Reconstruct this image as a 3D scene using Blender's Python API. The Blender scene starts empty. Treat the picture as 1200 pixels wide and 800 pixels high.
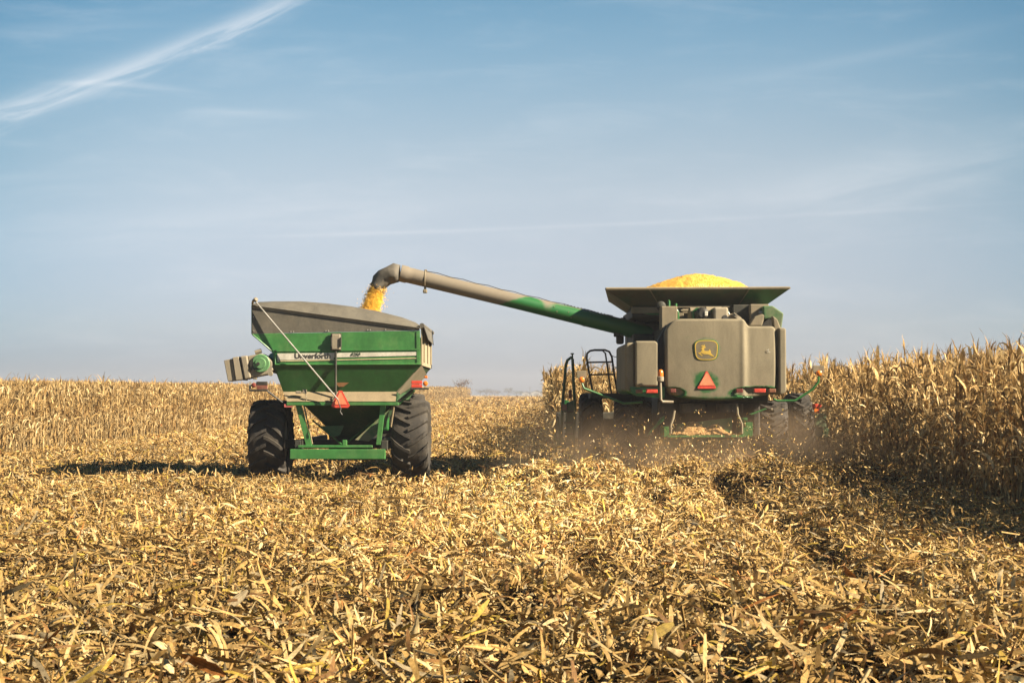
import bpy, bmesh, math
import numpy as np
from mathutils import Vector, Matrix, Euler
R = math.radians
rng = np.random.default_rng(11)
sc = bpy.context.scene
col = sc.collection

# ------------------------------------------------------------ camera
FPX = 1666.67                      # focal length in pixels of a 1200 px wide frame (50 mm)
PITCH = math.atan(63 / FPX)
CAMZ = 1.8
cam = bpy.data.cameras.new('camera')
cam.lens = 50; cam.sensor_width = 36; cam.clip_start = 0.1; cam.clip_end = 20000
cam.dof.use_dof = True; cam.dof.focus_distance = 30; cam.dof.aperture_fstop = 5.6
camo = bpy.data.objects.new('camera', cam); col.objects.link(camo)
camo.location = (0, 0, CAMZ); camo.rotation_euler = (math.pi / 2 + PITCH, 0, 0)
sc.camera = camo

# ------------------------------------------------------------ sun, sky, exposure
SUN = Vector((0.79, -0.275, 0.53)).normalized()          # direction towards the sun
sl = bpy.data.lights.new('sun', 'SUN'); sl.energy = 5.0; sl.angle = R(0.5); sl.color = (1.0, 0.84, 0.63)
so = bpy.data.objects.new('sun', sl); col.objects.link(so)
so.rotation_euler = SUN.to_track_quat('Z', 'Y').to_euler(); so.location = (30, -10, 40)
sc.view_settings.view_transform = 'Standard'; sc.view_settings.look = 'None'
sc.view_settings.exposure = 1.85; sc.view_settings.gamma = 1
sc.view_settings.use_curve_mapping = False
sc.cycles.max_bounces = 6; sc.cycles.diffuse_bounces = 2; sc.cycles.transmission_bounces = 4
sc.cycles.volume_bounces = 0; sc.cycles.use_denoising = True
sc.cycles.volume_step_rate = 1.0; sc.cycles.volume_max_steps = 64

class NT:
    def __init__(s, nt): s.nt = nt; s.N = nt.nodes; s.L = nt.links
    def n(s, t, ins=None, **kw):
        o = s.N.new(t)
        for k, v in kw.items(): setattr(o, k, v)
        for k, v in (ins or {}).items(): s.put(o.inputs[k], v)
        return o
    def put(s, sock, v):
        if isinstance(v, bpy.types.NodeSocket): s.L.new(v, sock)
        elif isinstance(v, bpy.types.Node): s.L.new(v.outputs[0], sock)
        else: sock.default_value = v
    def m(s, op, a, b=0.0, c=0.0, clamp=False):
        o = s.N.new('ShaderNodeMath'); o.operation = op; o.use_clamp = clamp
        for i, v in enumerate((a, b, c)): s.put(o.inputs[i], v)
        return o.outputs[0]
    def mix(s, f, a, b, mode='MIX'):
        o = s.N.new('ShaderNodeMix'); o.data_type = 'RGBA'; o.blend_type = mode; o.clamp_factor = True
        s.put(o.inputs[0], f); s.put(o.inputs[6], a); s.put(o.inputs[7], b)
        return o.outputs[2]
    def noise(s, vec, scale, detail=3, rough=0.55, dist=0.0):
        return s.n('ShaderNodeTexNoise', {'Vector': vec, 'Scale': scale, 'Detail': detail, 'Roughness': rough, 'Distortion': dist}).outputs[0]
    def ss(s, v, lo, hi, a=0.0, b=1.0):
        return s.n('ShaderNodeMapRange', {0: v, 1: lo, 2: hi, 3: a, 4: b}, interpolation_type='SMOOTHSTEP').outputs[0]

wd = bpy.data.worlds.new('World'); sc.world = wd; wd.use_nodes = True
w = NT(wd.node_tree); w.N.clear()
sky = w.n('ShaderNodeTexSky', sky_type='NISHITA', sun_disc=False)
sky.sun_elevation = math.asin(SUN.z); sky.sun_rotation = math.atan2(SUN.x, SUN.y)
sky.altitude = 200; sky.air_density = 1.0; sky.dust_density = 0.6; sky.ozone_density = 1.6
g = w.n('ShaderNodeTexCoord').outputs['Generated']
sp = w.n('ShaderNodeSeparateXYZ', {0: g})
X, Y, Z = sp.outputs
Yc = w.m('MAXIMUM', Y, 0.05)
U = w.m('DIVIDE', X, Yc); V = w.m('DIVIDE', Z, Yc)
front = w.ss(Y, 0.1, 0.5)
elev = w.m('MAXIMUM', Z, 0.0)
# cool upper sky, pale mauve autumn haze near the horizon
grad = w.n('ShaderNodeValToRGB', {0: w.m('MULTIPLY', elev, 2.2)})
cr = grad.color_ramp; cr.interpolation = 'B_SPLINE'
cr.elements[0].position = 0.0; cr.elements[0].color = (0.39, 0.42, 0.67, 1)
cr.elements[1].position = 1.0; cr.elements[1].color = (0.272, 0.344, 0.368, 1)
for p, c in ((0.10, (0.50, 0.52, 0.71, 1)), (0.35, (1.19, 0.885, 0.7, 1)), (0.62, (0.43, 0.8, 0.8, 1))):
    e = cr.elements.new(p); e.color = c
base = w.mix(1.0, sky.outputs[0], grad.outputs[0], 'MULTIPLY')
# sky colour deepened away from the view: painted vignette that also weakens the fill
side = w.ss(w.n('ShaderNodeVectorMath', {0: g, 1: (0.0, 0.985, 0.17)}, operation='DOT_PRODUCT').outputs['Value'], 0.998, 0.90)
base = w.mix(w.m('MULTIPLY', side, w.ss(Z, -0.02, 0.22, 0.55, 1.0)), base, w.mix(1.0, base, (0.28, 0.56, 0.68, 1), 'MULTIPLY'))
nv = w.n('ShaderNodeCombineXYZ', {0: w.m('MULTIPLY', U, 5.0), 1: w.m('MULTIPLY', V, 26.0), 2: 0.0})
wisp = w.noise(nv, 1.6, 6, 0.62, 0.5)
def skyuv(px, py): return (px - 600) / FPX, (463 - py) / FPX
def streak(p0, p1, width, strength, nscale, bend=0.0, soft=0.06, lo=0.30, grow=0.0):
    (u0, v0), (u1, v1) = skyuv(*p0), skyuv(*p1)
    L = math.hypot(u1 - u0, v1 - v0); du, dv = (u1 - u0) / L, (v1 - v0) / L
    a = w.m('ADD', w.m('MULTIPLY', w.m('SUBTRACT', U, u0), du), w.m('MULTIPLY', w.m('SUBTRACT', V, v0), dv))
    b = w.m('ADD', w.m('MULTIPLY', w.m('SUBTRACT', U, u0), -dv), w.m('MULTIPLY', w.m('SUBTRACT', V, v0), du))
    t = w.m('DIVIDE', a, L)
    par = w.m('MULTIPLY', w.m('MULTIPLY', t, w.m('SUBTRACT', 1.0, t)), 4 * bend / FPX)
    b = w.m('SUBTRACT', b, par)
    vec = w.n('ShaderNodeCombineXYZ', {0: w.m('MULTIPLY', a, 9.0), 1: w.m('MULTIPLY', b, 60.0), 2: p0[0] * 0.013})
    nz = w.noise(vec, nscale, 5, 0.6, 0.6)
    b = w.m('ADD', b, w.m('MULTIPLY', w.m('SUBTRACT', nz, 0.5), width * 1.7 / FPX))
    wdt = w.m('ADD', width / FPX, w.m('MULTIPLY', t, grow / FPX))
    q = w.m('DIVIDE', b, wdt)
    gs = w.m('EXPONENT', w.m('MULTIPLY', w.m('MULTIPLY', q, q), -1.0))
    ends = w.m('MULTIPLY', w.ss(t, -soft, soft * 2), w.ss(t, 1 + soft, 1 - soft * 3))
    k = w.m('MULTIPLY', gs, ends)
    k = w.m('MULTIPLY', k, w.ss(nz, lo, 0.68, 0.35, 1.0))
    return w.m('MULTIPLY', k, strength)
cl = streak((-60, 150), (380, -22), 16, 0.36, 1.5, bend=-9, lo=0.34, grow=-3)
cl = w.m('ADD', cl, streak((60, 95), (240, 108), 4, 0.18, 1.2, bend=4, soft=0.15))
cl = w.m('ADD', cl, streak((225, 130), (370, 131), 5, 0.10, 1.2, soft=0.2))
cl = w.m('ADD', cl, streak((280, 277), (1200, 236), 2.4, 0.13, 0.5, bend=-5, soft=0.08))
cl = w.m('ADD', cl, streak((790, 243), (1260, 150), 24, 0.17, 0.7, bend=-12, soft=0.2, grow=14))
cl = w.m('ADD', cl, streak((820, 100), (1260, 5), 9, 0.08, 0.7, bend=-8, soft=0.2))
cl = w.m('ADD', cl, streak((-60, 40), (200, 24), 12, 0.10, 1.2, soft=0.2))
cl = w.m('ADD', cl, streak((-100, 285), (700, 225), 26, 0.10, 1.0, soft=0.2))
cl = w.m('ADD', cl, w.ss(wisp, 0.45, 0.85, 0.0, 0.10))
cl = w.m('MULTIPLY', cl, front)
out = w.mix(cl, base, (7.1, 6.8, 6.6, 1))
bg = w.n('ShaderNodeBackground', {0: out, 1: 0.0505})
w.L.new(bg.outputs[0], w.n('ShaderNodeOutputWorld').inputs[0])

# ------------------------------------------------------------ numpy noise and terrain
def _h(ix, iy, s):
    with np.errstate(over='ignore'):
        n = (ix.astype(np.int64) * 374761393 + iy.astype(np.int64) * 668265263 + s * 974711) & 0xffffffff
        n = ((n ^ (n >> 13)) * 1274126177) & 0xffffffff
        n = n ^ (n >> 16)
    return (n & 0xffff) / 65535.0
def vn(x, y, s=0):
    x = np.asarray(x, float); y = np.asarray(y, float)
    ix, iy = np.floor(x), np.floor(y); fx, fy = x - ix, y - iy
    fx = fx * fx * (3 - 2 * fx); fy = fy * fy * (3 - 2 * fy)
    a, b, c, d = _h(ix, iy, s), _h(ix + 1, iy, s), _h(ix, iy + 1, s), _h(ix + 1, iy + 1, s)
    return (a + (b - a) * fx) * (1 - fy) + (c + (d - c) * fx) * fy
def sst(v, a, b):
    t = np.clip((v - a) / (b - a), 0, 1); return t * t * (3 - 2 * t)
ROWA = 0.021                                  # rows run 1.2 degrees right of the view
def ground(x, y):
    x = np.asarray(x, float); y = np.asarray(y, float)
    z = 1.2 * sst(y, 60, 333) + 0.75 * sst(-x, 16, 60) * sst(y, 42, 130)
    z = z + (vn(x / 400, y / 400, 5) - 0.5) * 2.0 * sst(y, 400, 1400)
    nr = 1 - sst(y, 45, 110)
    xr = x - ROWA * y
    m = (vn(x / 1.3, y / 1.6, 1) - 0.5) * 0.20 + (vn(x / 0.45, y / 0.5, 2) - 0.5) * 0.15 + (vn(x / 0.17, y / 0.19, 3) - 0.5) * 0.08
    m = m + 0.035 * np.cos(xr / 0.76 * 2 * np.pi) * (0.4 + vn(x / 0.8, y / 3, 4))
    # windrow thrown out behind the harvester, and the ruffled edge where the machines have just passed
    m = m + 0.40 * np.exp(-((y - 28.4) / 1.7) ** 2) * sst(x, -1.5, 1.0) * (1 - sst(x, 7.2, 8.6)) * (0.45 + vn(x / 0.7, y / 1.5, 6))
    m = m - 0.05 - 0.10 * sst(y, 22, 27) * (1 - sst(y, 34, 38)) * (1 - sst(x, -1.6, 0.2)) * sst(x, -8, -6) + 0.02 * np.exp(-((y - 28.2) / 1.3) ** 2) * (1 - sst(x, -1.5, 1.0)) * sst(x, -9, -3) * (0.4 + vn(x / 0.6, y, 7))
    # furrows left between the windrows
    for xf, wf, df in ((3.45, 0.34, 0.30), (0.55, 0.25, 0.13), (-1.2, 0.3, 0.07), (5.6, 0.40, 0.08), (2.0, 0.22, 0.12)):
        xx = xf + (vn(y / 2.2, y * 0 + xf, 8) - 0.5) * 0.7
        m = m - df * np.exp(-((xr - xx) / wf) ** 2) * sst(y, 9, 16) * (1 - sst(y, 29, 33)) * (0.5 + vn(y / 1.1, y * 0 + xf, 9))
    return z + m * nr

# ------------------------------------------------------------ materials
def newmat(name):
    m = bpy.data.materials.new(name); m.use_nodes = True
    t = NT(m.node_tree); t.N.clear()
    return m, t
def finish(t, sh, disp=None):
    o = t.n('ShaderNodeOutputMaterial'); t.L.new(sh.outputs[0], o.inputs[0])
def bump(t, h, strength, dist=0.01):
    return t.n('ShaderNodeBump', {'Height': h, 'Strength': strength, 'Distance': dist}).outputs[0]
DUST = (0.235, 0.195, 0.125, 1)
def paint(name, c, rough=0.4, dust=0.4, dustcol=DUST, scale=2.2, metal=0.0, attr=False, bumpy=0.0, scratch=None):
    c = tuple(v * .80 for v in c[:3]) + (1,); dustcol = tuple(v * .80 for v in dustcol[:3]) + (1,)
    m, t = newmat(name)
    P = t.n('ShaderNodeTexCoord').outputs['Object']
    n1 = t.noise(P, scale, 6, 0.65, 0.3); n2 = t.noise(P, scale * 9, 4, 0.6); n3 = t.noise(P, 60, 2, 0.6)
    f = t.m('ADD', t.m('MULTIPLY', n1, 0.75), t.m('MULTIPLY', n2, 0.25))
    if attr:
        a = t.n('ShaderNodeAttribute', attribute_name='dust').outputs['Fac']
        f = t.ss(t.m('ADD', t.m('MULTIPLY', t.m('SUBTRACT', f, 0.5), 1.5), a), 0.30, 0.66, 0.04, 0.97)
    else:
        f = t.ss(f, 0.62 - dust * 0.55, 0.86 - dust * 0.5, dust * 0.25, min(1.0, dust * 1.5))
    cc = t.mix(t.ss(n2, 0.3, 0.7), tuple(v * 0.88 for v in c[:3]) + (1,), tuple(v * 1.08 for v in c[:3]) + (1,))
    dc = t.mix(t.ss(n3, 0.3, 0.7), tuple(v * 0.9 for v in dustcol[:3]) + (1,), tuple(v * 1.08 for v in dustcol[:3]) + (1,))
    cfin = t.mix(f, cc, dc)
    blot = t.ss(t.noise(t.n('ShaderNodeMapping', {0: P, 3: (1.6, 1.6, .55)}).outputs[0], 1.7, 5, .7, .8), .3, .7)
    cfin = t.mix(1.0, cfin, t.mix(blot, (.80, .79, .76, 1), (1.10, 1.09, 1.06, 1)), 'MULTIPLY')
    if scratch:
        sn = t.noise(t.n('ShaderNodeMapping', {0: P, 3: (1.2, 1.2, 7)}).outputs[0], 6, 3, 0.7, 1.5)
        cfin = t.mix(t.ss(sn, 0.70, 0.76, 0, 0.7), cfin, scratch)
    b = t.n('ShaderNodeBsdfPrincipled', {'Base Color': cfin, 'Metallic': metal,
        'Roughness': t.m('ADD', t.m('MULTIPLY', f, 0.9 - rough), rough, clamp=True)})
    h = t.m('ADD', t.m('MULTIPLY', n1, 1.0), t.m('MULTIPLY', n3, 0.08))
    t.put(b.inputs['Normal'], bump(t, h, 0.15 + bumpy, 0.02))
    finish(t, b)
    return m
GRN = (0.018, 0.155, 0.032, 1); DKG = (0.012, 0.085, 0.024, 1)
M = {}
M['green'] = paint('green paint', GRN, 0.35, 0.22)
M['cartgreen'] = paint('cart green paint', (0.035, 0.20, 0.045, 1), 0.38, 0.30, dustcol=(0.20, 0.23, 0.10, 1), scale=1.1)
M['cartdusty'] = paint('cart green under dust', (0.022, 0.165, 0.04, 1), 0.4, 0.50, dustcol=(0.30, 0.25, 0.16, 1), scale=1.4)
M['cartslope'] = paint('cart green thin dust and shade', (0.016, 0.10, 0.022, 1), 0.45, 0.22, dustcol=(0.10, 0.11, 0.05, 1), scale=1.4)  # base green darkened: the sloped sheet's shade is put into the colour
M['ledge'] = paint('dusted ledge', (0.05, 0.12, 0.04, 1), 0.6, 0.95, dustcol=(0.27, 0.215, 0.13, 1))
M['sidedust'] = paint('dusted side sheet', (0.06, 0.14, 0.05, 1), 0.6, 0.85, dustcol=(0.34, 0.29, 0.19, 1))
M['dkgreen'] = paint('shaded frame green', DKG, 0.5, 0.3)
M['hood'] = paint('dusted hood', (0.016, 0.14, 0.03, 1), 0.4, 0.9, attr=True, dustcol=(0.245, 0.21, 0.142, 1), scale=1.3)
M['dusty'] = paint('dusty machine sheet', (0.03, 0.12, 0.04, 1), 0.5, 0.78, dustcol=(0.25, 0.21, 0.14, 1))
M['flare'] = paint('dusty dark flare', (0.02, 0.085, 0.03, 1), 0.5, 0.55, dustcol=(0.12, 0.11, 0.075, 1))
M['tarp'] = paint('grey vinyl tarp', (0.115, 0.108, 0.088, 1), 0.6, 0.35, dustcol=(0.17, 0.15, 0.11, 1), bumpy=0.1)
M['rubberboot'] = paint('grey rubber boot', (0.10, 0.095, 0.08, 1), 0.75, 0.5, dustcol=(0.16, 0.14, 0.11, 1), scale=5, bumpy=0.5)
M['tyre'] = paint('dusty tyre rubber', (0.017, 0.015, 0.013, 1), 0.75, 0.40, dustcol=(0.088, 0.074, 0.052, 1), scale=3, bumpy=0.2)
M['black'] = paint('black plastic', (0.015, 0.015, 0.014, 1), 0.5, 0.22)
M['dark'] = paint('dark grimy steel', (0.02, 0.024, 0.018, 1), 0.7, 0.25)
M['grey'] = paint('grey galvanised sheet', (0.30, 0.27, 0.21, 1), 0.5, 0.5, dustcol=(0.33, 0.28, 0.19, 1), scale=4)
M['bright'] = paint('bright steel tube', (0.55, 0.54, 0.50, 1), 0.35, 0.15, metal=0.5)
M['white'] = paint('white decal', (0.66, 0.64, 0.56, 1), 0.45, 0.25, dustcol=(0.4, 0.36, 0.26, 1))
M['cream'] = paint('cream stripe', (0.62, 0.55, 0.33, 1), 0.45, 0.2)
M['lettering'] = paint('dark lettering', (0.035, 0.035, 0.032, 1), 0.5, 0.15)
M['modelno'] = paint('dark green lettering', (0.04, 0.07, 0.04, 1), 0.5, 0.15)
M['logo'] = paint('yellow decal', (0.62, 0.42, 0.06, 1), 0.5, 0.15)
M['red'] = paint('red reflector', (0.70, 0.075, 0.045, 1), 0.3, 0.12)
M['dkred'] = paint('dark red lens', (0.20, 0.03, 0.025, 1), 0.3, 0.35)
M['orange'] = paint('fluorescent orange', (0.98, 0.30, 0.15, 1), 0.5, 0.08, dustcol=(0.5, 0.25, 0.15, 1))
M['amber'] = paint('amber lens', (0.85, 0.22, 0.02, 1), 0.25, 0.12)
M['brownlens'] = paint('dusty amber lens', (0.26, 0.09, 0.04, 1), 0.4, 0.4)
M['yellow'] = paint('yellow wheel rim', (0.45, 0.30, 0.03, 1), 0.5, 0.6)
M['glassdark'] = paint('dark cab glass', (0.02, 0.025, 0.03, 1), 0.12, 0.12)
M['clear'] = paint('clear lamp lens', (0.45, 0.43, 0.36, 1), 0.25, 0.4)
M['shedwhite'] = paint('white farm sheet', (0.46, 0.47, 0.48, 1), 0.6, 0.1)
M['shedroof'] = paint('grey farm roof', (0.30, 0.30, 0.30, 1), 0.6, 0.1)
M['timber'] = paint('weathered pole', (0.16, 0.13, 0.10, 1), 0.8, 0.1)

def leafmat(name, transl=0.28, rough=0.75, obj=False, tint=(1, 1, 1)):
    m, t = newmat(name)
    at_ = t.n('ShaderNodeAttribute', attribute_name='tone'); a = at_.outputs['Color']
    vein = t.n('ShaderNodeTexNoise', {'W': t.m('ADD', t.m('MULTIPLY', at_.outputs['Alpha'], 11.0), t.m('MULTIPLY', at_.outputs['Fac'], 300.0)), 'Scale': 1.0, 'Detail': 2.0}, noise_dimensions='1D').outputs[0]
    P = t.n('ShaderNodeNewGeometry').outputs['Position']
    n = t.noise(t.n('ShaderNodeMapping', {0: P, 3: (1, 1, 0.45)}).outputs[0], 34, 3, 0.65)
    c = t.mix(1.0, a, t.mix(t.ss(n, 0.25, 0.75), (0.55, 0.53, 0.48, 1), (1.18, 1.16, 1.12, 1)), 'MULTIPLY')
    c = t.mix(1.0, c, t.mix(t.ss(vein, 0.32, 0.62), (0.66, 0.62, 0.55, 1), (1.08, 1.08, 1.08, 1)), 'MULTIPLY')
    if tint != (1, 1, 1): c = t.mix(1.0, c, tint + (1,), 'MULTIPLY')
    if obj:
        rnd = t.n('ShaderNodeObjectInfo').outputs['Random']
        c = t.mix(1.0, c, t.mix(rnd, (0.78, 0.74, 0.68, 1), (1.15, 1.15, 1.15, 1)), 'MULTIPLY')
    p = t.n('ShaderNodeBsdfPrincipled', {'Base Color': c, 'Roughness': rough, 'Specular IOR Level': 0.25})
    tr = t.n('ShaderNodeBsdfTranslucent', {0: c})
    finish(t, t.n('ShaderNodeMixShader', {0: transl, 1: p.outputs[0], 2: tr.outputs[0]}))
    return m
M['residue'] = leafmat('dry corn residue', 0.1)
M['cornleaf'] = leafmat('dry corn foliage', 0.2)
M['cornleaf1'] = leafmat('dry corn plant', 0.2, obj=True)
M['treeleaf'] = leafmat('autumn twigs', 0.15)

# ground material
m, t = newmat('harvested field soil'); M['soil'] = m
P = t.n('ShaderNodeNewGeometry').outputs['Position']
dist = t.n('ShaderNodeVectorMath', {0: P}, operation='LENGTH').outputs['Value']
far = t.ss(dist, 28, 75)
n1 = t.noise(P, 26, 5, 0.75, 1.0)
st = t.noise(t.n('ShaderNodeMapping', {0: P, 3: (1, 0.22, 1)}).outputs[0], 5, 6, 0.75, 0.8)
n3 = t.noise(t.n('ShaderNodeMapping', {0: P, 3: (0.6, 0.06, 1)}).outputs[0], 0.6, 4, 0.6)
nearc = t.mix(t.ss(n1, 0.42, 0.66), (0.016, 0.010, 0.005, 1), (0.13, 0.078, 0.03, 1))
farc = t.mix(t.ss(st, 0.34, 0.62), (0.14, 0.088, 0.034, 1), (0.43, 0.31, 0.14, 1))
farc = t.mix(t.ss(n3, 0.35, 0.65, 0.0, 0.35), farc, (0.30, 0.20, 0.08, 1))
cc = t.mix(far, nearc, farc)
b = t.n('ShaderNodeBsdfPrincipled', {'Base Color': cc, 'Roughness': 0.95, 'Specular IOR Level': 0.1})
t.put(b.inputs['Normal'], bump(t, n1, 0.8, 0.05))
finish(t, b)
# grain
m, t = newmat('yellow corn grain'); M['grain'] = m
P = t.n('ShaderNodeTexCoord').outputs['Object']
vo = t.n('ShaderNodeTexVoronoi', {'Vector': P, 'Scale': 42.0})
c = t.mix(t.ss(t.noise(P, 26, 3, 0.8), 0.36, 0.64), (0.50, 0.235, 0.014, 1), (0.84, 0.52, 0.10, 1))
b = t.n('ShaderNodeBsdfPrincipled', {'Base Color': c, 'Roughness': 0.5})
t.put(b.inputs['Normal'], bump(t, vo.outputs['Distance'], 0.7, 0.02))
finish(t, b)
m, t = newmat('falling corn grain'); M['grainfall'] = m
c = t.mix(t.n('ShaderNodeTexWhiteNoise', {0: t.n('ShaderNodeVectorMath', {0: t.n('ShaderNodeNewGeometry').outputs['Position'], 1: (.02, .02, .02)}, operation='SNAP').outputs[0]}).outputs['Value'], (0.82, 0.42, 0.02, 1), (0.95, 0.62, 0.10, 1))
finish(t, t.n('ShaderNodeBsdfPrincipled', {'Base Color': c, 'Roughness': 0.45}))
# chaff on the spreader
m, t = newmat('chopped chaff'); M['chaff'] = m
P = t.n('ShaderNodeTexCoord').outputs['Object']
n = t.noise(P, 38, 4, 0.8, 0.5)
b = t.n('ShaderNodeBsdfPrincipled', {'Base Color': t.mix(t.ss(n, 0.35, 0.65), (0.16, 0.075, 0.02, 1), (0.50, 0.30, 0.11, 1)), 'Roughness': 0.9})
t.put(b.inputs['Normal'], bump(t, n, 1.0, 0.05))
finish(t, b)
# unloading tube: green where dust has rubbed off; inner end dark as painted shade
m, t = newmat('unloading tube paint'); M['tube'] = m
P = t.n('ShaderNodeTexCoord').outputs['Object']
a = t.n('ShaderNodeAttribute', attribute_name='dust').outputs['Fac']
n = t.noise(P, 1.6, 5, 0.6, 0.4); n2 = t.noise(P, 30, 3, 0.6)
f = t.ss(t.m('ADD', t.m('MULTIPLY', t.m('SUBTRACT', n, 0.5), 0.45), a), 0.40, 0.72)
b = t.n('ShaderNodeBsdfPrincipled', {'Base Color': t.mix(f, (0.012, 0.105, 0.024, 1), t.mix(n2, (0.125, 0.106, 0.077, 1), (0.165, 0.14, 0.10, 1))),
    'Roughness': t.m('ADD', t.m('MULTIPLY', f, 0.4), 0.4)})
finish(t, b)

# ------------------------------------------------------------ mesh helpers
ORG = {}
def tag(o, label=None, cat=None, group=None, kind=None):
    if label: o['label'] = label
    if cat: o['category'] = cat
    if group: o['group'] = group
    if kind: o['kind'] = kind
    return o
def thing(name, label, cat, loc, group=None):
    o = bpy.data.objects.new(name, None); col.objects.link(o); o.location = loc
    o.empty_display_size = 0.3
    ORG[o.name] = Vector(loc)
    return tag(o, label, cat, group)
def link(name, me, mat, parent=None, org=None):
    o = bpy.data.objects.new(name, me); col.objects.link(o)
    for m_ in (mat if isinstance(mat, (list, tuple)) else [mat]): me.materials.append(m_)
    if parent is not None:
        o.parent = parent; ORG[o.name] = ORG[parent.name]
    else:
        ORG[o.name] = Vector(org) if org is not None else Vector((0, 0, 0)); o.location = ORG[o.name]
    return o
def P3(px, py, D):
    """point of the place at depth D seen at photo pixel (px, py)"""
    u, v = px - 600, 400 - py
    yy = FPX * math.cos(PITCH) - v * math.sin(PITCH); zz = FPX * math.sin(PITCH) + v * math.cos(PITCH)
    return Vector((u * D / yy, D, CAMZ + zz * D / yy))
class MB:
    def __init__(s): s.v = []; s.f = []; s.sm = []
    def add(s, vs, fs, smooth=False):
        b = len(s.v); s.v += [tuple(p) for p in vs]
        s.f += [tuple(i + b for i in f) for f in fs]; s.sm += [smooth] * len(fs); return s
    def bmesh(s, bm, smooth=False):
        bm.verts.index_update()
        s.add([v.co[:] for v in bm.verts], [[v.index for v in f.verts] for f in bm.faces], smooth); bm.free(); return s
    def box(s, c, size, rot=None, bev=0.012, seg=2):
        bm = bmesh.new(); bmesh.ops.create_cube(bm, size=1)
        bmesh.ops.scale(bm, vec=size, verts=bm.verts)
        if bev: bmesh.ops.bevel(bm, geom=bm.edges[:], offset=min(bev, min(size) * 0.45), segments=seg, affect='EDGES', profile=0.5)
        mt = Matrix.Translation(c)
        if rot is not None: mt = mt @ (Euler(rot).to_matrix().to_4x4() if not isinstance(rot, Matrix) else rot.to_4x4())
        bmesh.ops.transform(bm, matrix=mt, verts=bm.verts)
        return s.bmesh(bm)
    def prism(s, pts, ext, bev=0.012, seg=2):
        """closed outline (world points, flat) pushed along ext"""
        bm = bmesh.new(); e = Vector(ext)
        vs = [bm.verts.new(p) for p in pts]; f = bm.faces.new(vs)
        r = bmesh.ops.extrude_face_region(bm, geom=[f])
        bmesh.ops.translate(bm, vec=e, verts=[q for q in r['geom'] if isinstance(q, bmesh.types.BMVert)])
        bmesh.ops.recalc_face_normals(bm, faces=bm.faces)
        if bev: bmesh.ops.bevel(bm, geom=bm.edges[:], offset=bev, segments=seg, affect='EDGES', profile=0.5)
        return s.bmesh(bm)
    def sheet(s, quad, th=0.01):
        a, b_, c = Vector(quad[0]), Vector(quad[1]), Vector(quad[2])
        n = (b_ - a).cross(c - a).normalized() * th
        return s.prism([Vector(p) - n * 0.5 for p in quad], n, bev=0)
    def tube(s, pts, r, seg=8, cap=True):
        pts = [Vector(p) for p in pts]; n = len(pts)
        rr = r if isinstance(r, (list, tuple)) else [r] * n
        vs = []; up = None
        for i, p in enumerate(pts):
            d = (pts[min(i + 1, n - 1)] - pts[max(i - 1, 0)]).normalized()
            if up is None:
                up = d.orthogonal().normalized()
            else:
                up = (up - d * up.dot(d)).normalized()
            q = d.cross(up)
            for k in range(seg):
                a = 2 * math.pi * k / seg
                vs.append(p + (up * math.cos(a) + q * math.sin(a)) * rr[i])
        fs = [(i * seg + k, i * seg + (k + 1) % seg, (i + 1) * seg + (k + 1) % seg, (i + 1) * seg + k) for i in range(n - 1) for k in range(seg)]
        if cap: fs += [tuple(range(seg))[::-1], tuple((n - 1) * seg + k for k in range(seg))]
        return s.add(vs, fs, True)
    def lathe(s, c, axis, prof, seg=32, closed=False):
        """prof: (along axis, radius)"""
        ax = Vector(axis).normalized(); u = ax.orthogonal().normalized(); q = ax.cross(u); c = Vector(c)
        vs = [c + ax * a + (u * math.cos(2 * math.pi * k / seg) + q * math.sin(2 * math.pi * k / seg)) * r for a, r in prof for k in range(seg)]
        n = len(prof); rg = range(n if closed else n - 1)
        fs = [(i * seg + k, i * seg + (k + 1) % seg, ((i + 1) % n) * seg + (k + 1) % seg, ((i + 1) % n) * seg + k) for i in rg for k in range(seg)]
        if not closed: fs += [tuple(range(seg))[::-1], tuple((n - 1) * seg + k for k in range(seg))]
        return s.add(vs, fs, True)
    def build(s, name, mat, parent=None, org=None, attr=None):
        me = bpy.data.meshes.new(name)
        o0 = ORG[parent.name] if parent is not None else (Vector(org) if org is not None else Vector((0, 0, 0)))
        me.from_pydata([tuple(Vector(p) - o0) for p in s.v], [], s.f)
        me.polygons.foreach_set('use_smooth', s.sm)
        if attr is not None:
            a = me.attributes.new('dust', 'FLOAT', 'POINT'); a.data.foreach_set('value', attr)
        me.update()
        if any(s.sm):
            bm = bmesh.new(); bm.from_mesh(me); bmesh.ops.recalc_face_normals(bm, faces=bm.faces)
            for e in bm.edges:
                if len(e.link_faces) == 2 and e.calc_face_angle(0) > R(40): e.smooth = False
            bm.to_mesh(me); bm.free()
        return link(name, me, mat, parent, org)
def soup(name, V_, F, mat, tone=None, parent=None, org=None, smooth=False):
    """V_ (n,3) array, F (m,4) or (m,3) array, tone (n,3)"""
    me = bpy.data.meshes.new(name); k = F.shape[1]
    me.vertices.add(len(V_)); me.vertices.foreach_set('co', V_.astype(np.float32).ravel())
    me.loops.add(F.size); me.loops.foreach_set('vertex_index', F.astype(np.int32).ravel())
    me.polygons.add(len(F)); me.polygons.foreach_set('loop_start', np.arange(0, F.size, k, dtype=np.int32))
    if smooth: me.polygons.foreach_set('use_smooth', np.ones(len(F), bool))
    me.update(calc_edges=True)
    if tone is not None:
        a = me.attributes.new('tone', 'FLOAT_COLOR', 'POINT')
        a.data.foreach_set('color', (tone if tone.shape[1] == 4 else np.hstack([tone, np.ones((len(tone), 1))])).astype(np.float32).ravel())
    return link(name, me, mat, parent, org)
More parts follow.
